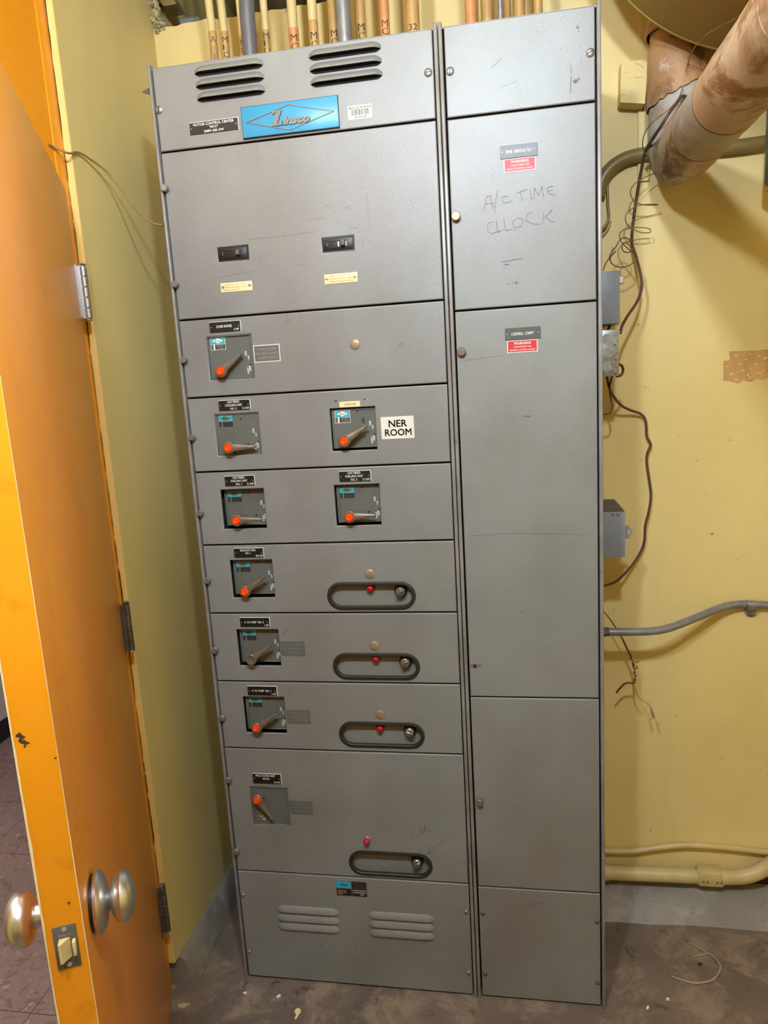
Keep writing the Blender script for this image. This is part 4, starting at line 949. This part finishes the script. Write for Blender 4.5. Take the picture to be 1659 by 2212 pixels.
mb = MB(); mb.box(.953, a[1][0], .20, .30, a[2][2], a[1][2], .001); obj('housing', mb, 'galv', t_)
for k in range(3):
    zz = a[1][2] - (a[1][2] - a[2][2]) * (.2 + .29 * k); xx = (.953 + a[1][0]) / 2 + .004
    mb = MB(); mb.lathe((xx, .2005, zz), (0, -1, 0), [(0, .0125), (.0014, .0122), (.0014, .0108), (.0007, .0105), (.0007, .0003)], 26); obj('knockout', mb, 'galv', t_)
mb = MB()
for fz in (.33, .65, .95): mb.lathe((a[1][0] - .008, .1998, a[1][2] - (a[1][2] - a[2][2]) * fz), (0, -1, 0), [(0, .0018), (.0004, .0018)], 10)
obj('screw_holes', mb, 'black', t_)
mb = MB(); mb.lathe((a[1][0], .205, a[1][2] - .007), (1, 0, 0), [(0, .003), (.003, .003), (.004, .0015)], 10); obj('screw', mb, 'steel', t_)
t_ = thing('relay_box', (.99, .3, 1.18), 'blue-grey control box with ribbed top and side lug, lowest on the cabinet side', 'electrical box')
mb = MB(); mb.box(.953, 1.031, .20, .38, 1.118, 1.233, .0015); mb.mi = 1
mb.box(.953, 1.0295, .203, .378, 1.233, 1.2345)
for k in range(3): mb.box(.953, 1.0295, .235 + k * .045, .243 + k * .045, 1.2345, 1.236)
mb.mi = 2
a = [(1.0003, 0.2, 1.2265), (1.0135, 0.2, 1.225)]
for p in a: mb.lathe((p[0], .2, p[2]), (0, -1, 0), [(0, .0032), (.0005, .0032)], 12)
obj('housing', mb, ['grey_box', 'dark_box', 'lever'], t_)
b = (1.0436, 0.23, 1.1755)
mb = MB()
plate2d(mb, stadium(b[0] - .004, b[2], .026, .032, 8), [stadium(b[0] + .0005, b[2], .0075, .013, 6)], .228, .231, .0004); obj('mounting_lug', mb, 'grey_box', t_)

# ------------------------------------------------------------------ loose wires
tube_thing('cable', [(1.1827, 0.262, 2.1749), (1.1588, 0.236, 2.1745), (1.1453, 0.228, 2.1599), (1.1255, 0.212, 2.1349), (1.1109, 0.222, 2.1137), (1.1003, 0.26, 2.0988), (1.0996, 0.34, 2.0964), (1.0961, 0.38, 2.0618), (1.0898, 0.4, 2.0106), (1.0821, 0.4, 1.9558), (1.0761, 0.39, 1.8986), (1.083, 0.37, 1.8555), (1.0909, 0.35, 1.8073), (1.0915, 0.34, 1.7759), (1.0771, 0.32, 1.7415), (1.0502, 0.29, 1.7076), (1.034, 0.27, 1.6831), (1.0281, 0.26, 1.6653)], .0036, 'brown_wire', 'brown cable hanging from the insulated pipe down to the galvanised box', 'cable')
tube_thing('wire', [(1.1613, 0.24, 2.1967), (1.1477, 0.23, 2.167), (1.1205, 0.212, 2.1402), (1.0974, 0.235, 2.129), (1.0857, 0.27, 2.1184), (1.0867, 0.31, 2.1027), (1.0985, 0.34, 2.0892), (1.1174, 0.36, 2.0779)], .0013, 'tan_wire', 'thin tan wire arcing beside the cable at the pipe elbow', 'wire')
tube_thing('wire', [(1.1435, 0.37, 2.0512), (1.1144, 0.36, 2.0441), (1.0794, 0.34, 2.0267), (1.0643, 0.34, 2.0079), (1.0725, 0.35, 1.9879), (1.0962, 0.36, 1.977), (1.1244, 0.37, 1.9754), (1.1353, 0.375, 1.9765), (1.1149, 0.36, 1.9763), (1.0813, 0.35, 1.973), (1.0556, 0.34, 1.9561), (1.0535, 0.34, 1.9357), (1.0683, 0.35, 1.922), (1.0932, 0.36, 1.9117), (1.1161, 0.37, 1.9115), (1.1138, 0.37, 1.9205), (1.0877, 0.36, 1.9243), (1.0584, 0.35, 1.9218), (1.0402, 0.34, 1.9129), (1.0387, 0.33, 1.8938), (1.0504, 0.32, 1.8747), (1.0662, 0.31, 1.8576), (1.0782, 0.31, 1.8447)], .0013, 'tan_wire', 'thin springy wire hanging in loose coils under the pipe elbow', 'wire', k=8)
tube_thing('wire', [(0.9885, 0.26, 1.816), (0.9953, 0.27, 1.8318), (1.0075, 0.28, 1.8473), (1.0233, 0.3, 1.863), (1.0124, 0.3, 1.8531), (1.0113, 0.3, 1.8402), (1.0233, 0.3, 1.8283), (1.0429, 0.3, 1.8245), (1.0603, 0.3, 1.8306), (1.0733, 0.3, 1.8447), (1.0624, 0.3, 1.865), (1.0472, 0.3, 1.8814), (1.0386, 0.3, 1.8757), (1.0407, 0.3, 1.8626), (1.0537, 0.3, 1.8582), (1.0645, 0.3, 1.867), (1.0623, 0.3, 1.8801), (1.045, 0.3, 1.8934), (1.0321, 0.3, 1.887), (1.0234, 0.3, 1.8727), (1.01, 0.29, 1.8572), (1.0053, 0.28, 1.8431)], .0013, 'brown_wire', 'thin brown wire tangled in small loops above the topmost side box', 'wire', k=8)
tube_thing('wire', [(1.1953, -0.15, 2.2037), (1.1989, -0.1, 2.2087), (1.208, 0.0, 2.2288), (1.1999, 0.08, 2.248), (1.1803, 0.12, 2.2503), (1.1684, 0.16, 2.247), (1.1668, 0.2, 2.2449), (1.1714, 0.24, 2.2459), (1.1671, 0.25, 2.2293), (1.1634, 0.25, 2.2096)], .0012, 'tan_wire', 'thin wire hanging across the round duct to the insulated pipe', 'wire')
tube_thing('cable', [(0.9949, 0.25, 1.5717), (1.0022, 0.28, 1.5463), (1.0166, 0.32, 1.5192), (1.0431, 0.36, 1.488), (1.0736, 0.39, 1.4705), (1.0989, 0.4, 1.4601), (1.1128, 0.405, 1.4456), (1.1165, 0.405, 1.4233), (1.1178, 0.405, 1.3985), (1.1274, 0.405, 1.3782), (1.1263, 0.405, 1.3683), (1.1193, 0.405, 1.3511), (1.1182, 0.405, 1.3261), (1.1245, 0.405, 1.2817), (1.1296, 0.405, 1.2396), (1.1241, 0.4, 1.1972), (1.1147, 0.4, 1.1549), (1.1125, 0.4, 1.1121), (1.1029, 0.4, 1.0809), (1.0794, 0.39, 1.047), (1.0506, 0.37, 1.0214), (1.0233, 0.35, 1.0078), (0.9879, 0.33, 1.0037)], .0034, 'brown_wire', 'long brown cable sagging from the galvanised box down beside the relay box', 'cable')
tube_thing('cable', [(1.0091, 0.25, 1.5686), (1.0055, 0.28, 1.5381), (1.0115, 0.3, 1.5061), (1.0149, 0.3, 1.4849), (1.0069, 0.3, 1.4701), (0.9841, 0.3, 1.469)], .0022, 'brown_wire', 'short brown wire curling under the galvanised box back behind the cabinet', 'cable')
tube_thing('cable', [(1.0175, 0.24, 1.5925), (1.0299, 0.25, 1.5874), (1.0347, 0.26, 1.5761), (1.0288, 0.25, 1.5652), (1.0175, 0.24, 1.5626)], .0032, 'brown_wire', 'small brown cable loop on the right edge of the galvanised box', 'cable')
tube_thing('cable', [(1.0043, 0.26, 1.6889), (1.0021, 0.26, 1.6814), (0.9977, 0.26, 1.674)], .003, 'black', 'black cable stub between the topmost box and the galvanised box', 'cable')
t_ = thing('frayed_wire', (1.0718, 0.34, 0.7906), 'frayed brown wire end with twisted cream strands hanging over the steel conduit', 'wire')
mb = MB(); mb.tube([(0.9919, 0.345, 0.9345), (1.0138, 0.345, 0.9052), (1.0407, 0.345, 0.8598), (1.0591, 0.345, 0.8195), (1.0714, 0.345, 0.7899), (1.0788, 0.345, 0.7547), (1.0802, 0.345, 0.7192)], [.0014, .0015, .0019, .0026, .0032, .0034, .0030], 8)
mb.tube([(1.0786, 0.343, 0.7201), (1.0552, 0.343, 0.7198), (1.0403, 0.343, 0.7059), (1.0291, 0.343, 0.6905)], [.0024, .0028, .003, .0026], 8); mb.tube([(1.0756, 0.341, 0.7835), (1.0817, 0.341, 0.7822), (1.0903, 0.341, 0.7849)], .0012, 6); mb.tube([(1.0767, 0.34, 0.7758), (1.0853, 0.34, 0.7677), (1.078, 0.34, 0.7622)], .0014, 6)
obj('strand', mb, 'brown_wire', t_)
mb = MB(); mb.tube([(1.0739, 0.338, 0.7955), (1.0702, 0.338, 0.7874), (1.0788, 0.338, 0.7766), (1.074, 0.338, 0.7603), (1.0813, 0.338, 0.7577), (1.0765, 0.338, 0.7414), (1.0826, 0.338, 0.7333), (1.0778, 0.338, 0.7196), (1.0852, 0.338, 0.7006), (1.0938, 0.338, 0.6843), (1.1111, 0.338, 0.6736), (1.1209, 0.338, 0.6628), (1.1235, 0.338, 0.6463)], .0010, 6); obj('strand', mb, 'cream_wire', t_)
mb = MB(); mb.tube([(1.0797, 0.342, 0.7178), (1.0834, 0.342, 0.696), (1.0896, 0.342, 0.6796), (1.1045, 0.342, 0.6661), (1.1168, 0.342, 0.6553), (1.1243, 0.342, 0.643)], .0010, 6); obj('strand', mb, 'tan_wire', t_)
mb = MB(); mb.tube([(1.1227, 0.34, 0.6453), (1.1264, 0.34, 0.633), (1.129, 0.34, 0.6206)], [.003, .004, .0036], 8, False); obj('wire_nut', mb, 'floor_wire', t_)
tube_thing('wire', [(-0.182, -0.1226, 2.1153), (-0.176, -0.1084, 2.1115), (-0.16, -0.1018, 2.1034), (-0.158, -0.0843, 2.1053), (-0.16, -0.0562, 2.1161), (-0.157, -0.0343, 2.1162), (-0.154, -0.0181, 2.1126), (-0.14, 0.0176, 2.0972), (-0.12, 0.0355, 2.0657), (-0.09, 0.0335, 2.022), (-0.06, 0.0232, 1.9887), (-0.035, 0.0145, 1.9706), (-0.008, 0.0082, 1.9619)], .0024, 'tan_wire', 'tan wire running from over the door across the left wall to the cabinet', 'wire', k=8)
# floor clutter
def fl(pts, dz): return [(p[0], p[1], dz) for p in pts]
t_ = thing('wire_scrap', (1.2748, 0.1663, 0.0), 'pale wire offcut lying in a hook shape on the concrete floor', 'wire')
mb = MB(); mb.tube(fl([(1.2077, 0.2338, 0.0), (1.2389, 0.2088, 0.0), (1.2605, 0.1868, 0.0), (1.2678, 0.1579, 0.0), (1.2567, 0.134, 0.0), (1.2385, 0.1128, 0.0), (1.2175, 0.1018, -0.0), (1.1877, 0.0959, 0.0), (1.1637, 0.1008, 0.0), (1.1362, 0.1113, 0.0)], .0035), [.0012, .002, .002, .0028, .003, .003, .003, .003, .0028, .002], 8)
mb.tube(fl([(1.2048, 0.1861, 0.0), (1.225, 0.1913, 0.0), (1.2478, 0.2016, 0.0)], .003), [.0012, .0022, .002], 8); obj('strand', mb, 'floor_wire', t_)
def flake(px, lab, mat='plaster', name='plaster_flake', h=.003):
    mb = MB(); top_ = [mb.b.verts.new((p[0], p[1], h * random.uniform(.7, 1.3))) for p in px]; bot = [mb.b.verts.new((p[0], p[1], .0)) for p in px]
    mb.loft([bot, top_], True, False); tag(obj(name, mb, mat), lab, 'debris', 'debris on the floor')
flake([(0.167, -0.0922, 0.0), (0.1714, -0.0862, 0.0), (0.1803, -0.0866, 0.0), (0.1838, -0.0946, 0.0), (0.1809, -0.1018, 0.0), (0.1776, -0.1158, -0.0), (0.1728, -0.1163, 0.0), (0.1753, -0.1038, -0.0), (0.1693, -0.1003, 0.0)], 'biggest cream paint flake on the floor in front of the cabinet', 'cream_label')
flake([(0.1059, -0.0573, 0.0), (0.1123, -0.0493, 0.0), (0.1165, -0.0503, 0.0), (0.1105, -0.0597, 0.0)], 'tiny white sliver left of the biggest flake on the floor', 'white')
flake([(0.0114, -0.0523, 0.0), (0.0197, -0.05, 0.0), (0.0225, -0.0541, 0.0), (0.0155, -0.0563, 0.0)], 'tiny white crumb near the cabinet left front corner', 'white')
flake([(1.1085, 0.0449, 0.0), (1.1148, 0.0427, 0.0), (1.1113, 0.0368, 0.0), (1.1059, 0.0376, 0.0)], 'small white chip on the floor nearer than the pale wire offcut', 'white')
flake([(1.054, 0.0116, -0.0), (1.0602, 0.015, 0.0), (1.0575, 0.0065, 0.0), (1.0516, 0.0046, 0.0)], 'small white chip on the floor right of the cabinet corner', 'white')
flake([(1.2126, 0.1648, 0.0), (1.2218, 0.1688, 0.0), (1.2238, 0.1628, 0.0), (1.2154, 0.1573, 0.0)], 'small dark crumb inside the hook of the pale wire offcut', 'grime_and_shade', 'crumb')
flake([(-0.1488, -0.1083, 0.0), (-0.1339, -0.101, 0.0), (-0.1152, -0.1019, 0.0), (-0.1233, -0.1127, 0.0), (-0.1387, -0.1186, 0.0)], 'paint flakes at the foot of the orange door jamb', 'plaster')

# ------------------------------------------------------------------ the lamp that lights the room (above and behind the view)
lt = thing('ceiling_lamp', ((BULB_POS[0][0] + BULB_POS[1][0]) / 2, BULB_POS[0][1], CEIL), 'ceiling lamp with two bare bulbs on a grey bar', 'lamp')
cx = lt.location.x; zb = BULB_POS[0][2] + BULB_R
mb = MB(); mb.box(cx - .3, cx + .3, BULB_POS[0][1] - .03, BULB_POS[0][1] + .03, zb + .04, zb + .08, .004)
for xx in (cx - .2, cx + .2): mb.lathe((xx, BULB_POS[0][1], zb + .08), (0, 0, 1), [(0, .006), (CEIL - zb - .08, .006)], 10)
obj('lamp_bar', mb, 'grey_box', lt)
for bp in BULB_POS:
    mb = MB(); mb.lathe((bp[0], bp[1], zb + .045), (0, 0, -1), [(0, .022), (.04, .020), (.045, .014)], 18); obj('socket', mb, 'white', lt)
    mb = MB(); mb.lathe(bp, (0, 0, 1), [(-BULB_R * math.cos(a * math.pi / 12), BULB_R * math.sin(a * math.pi / 12)) for a in range(13)], 20); obj('bulb', mb, 'bulb', lt)
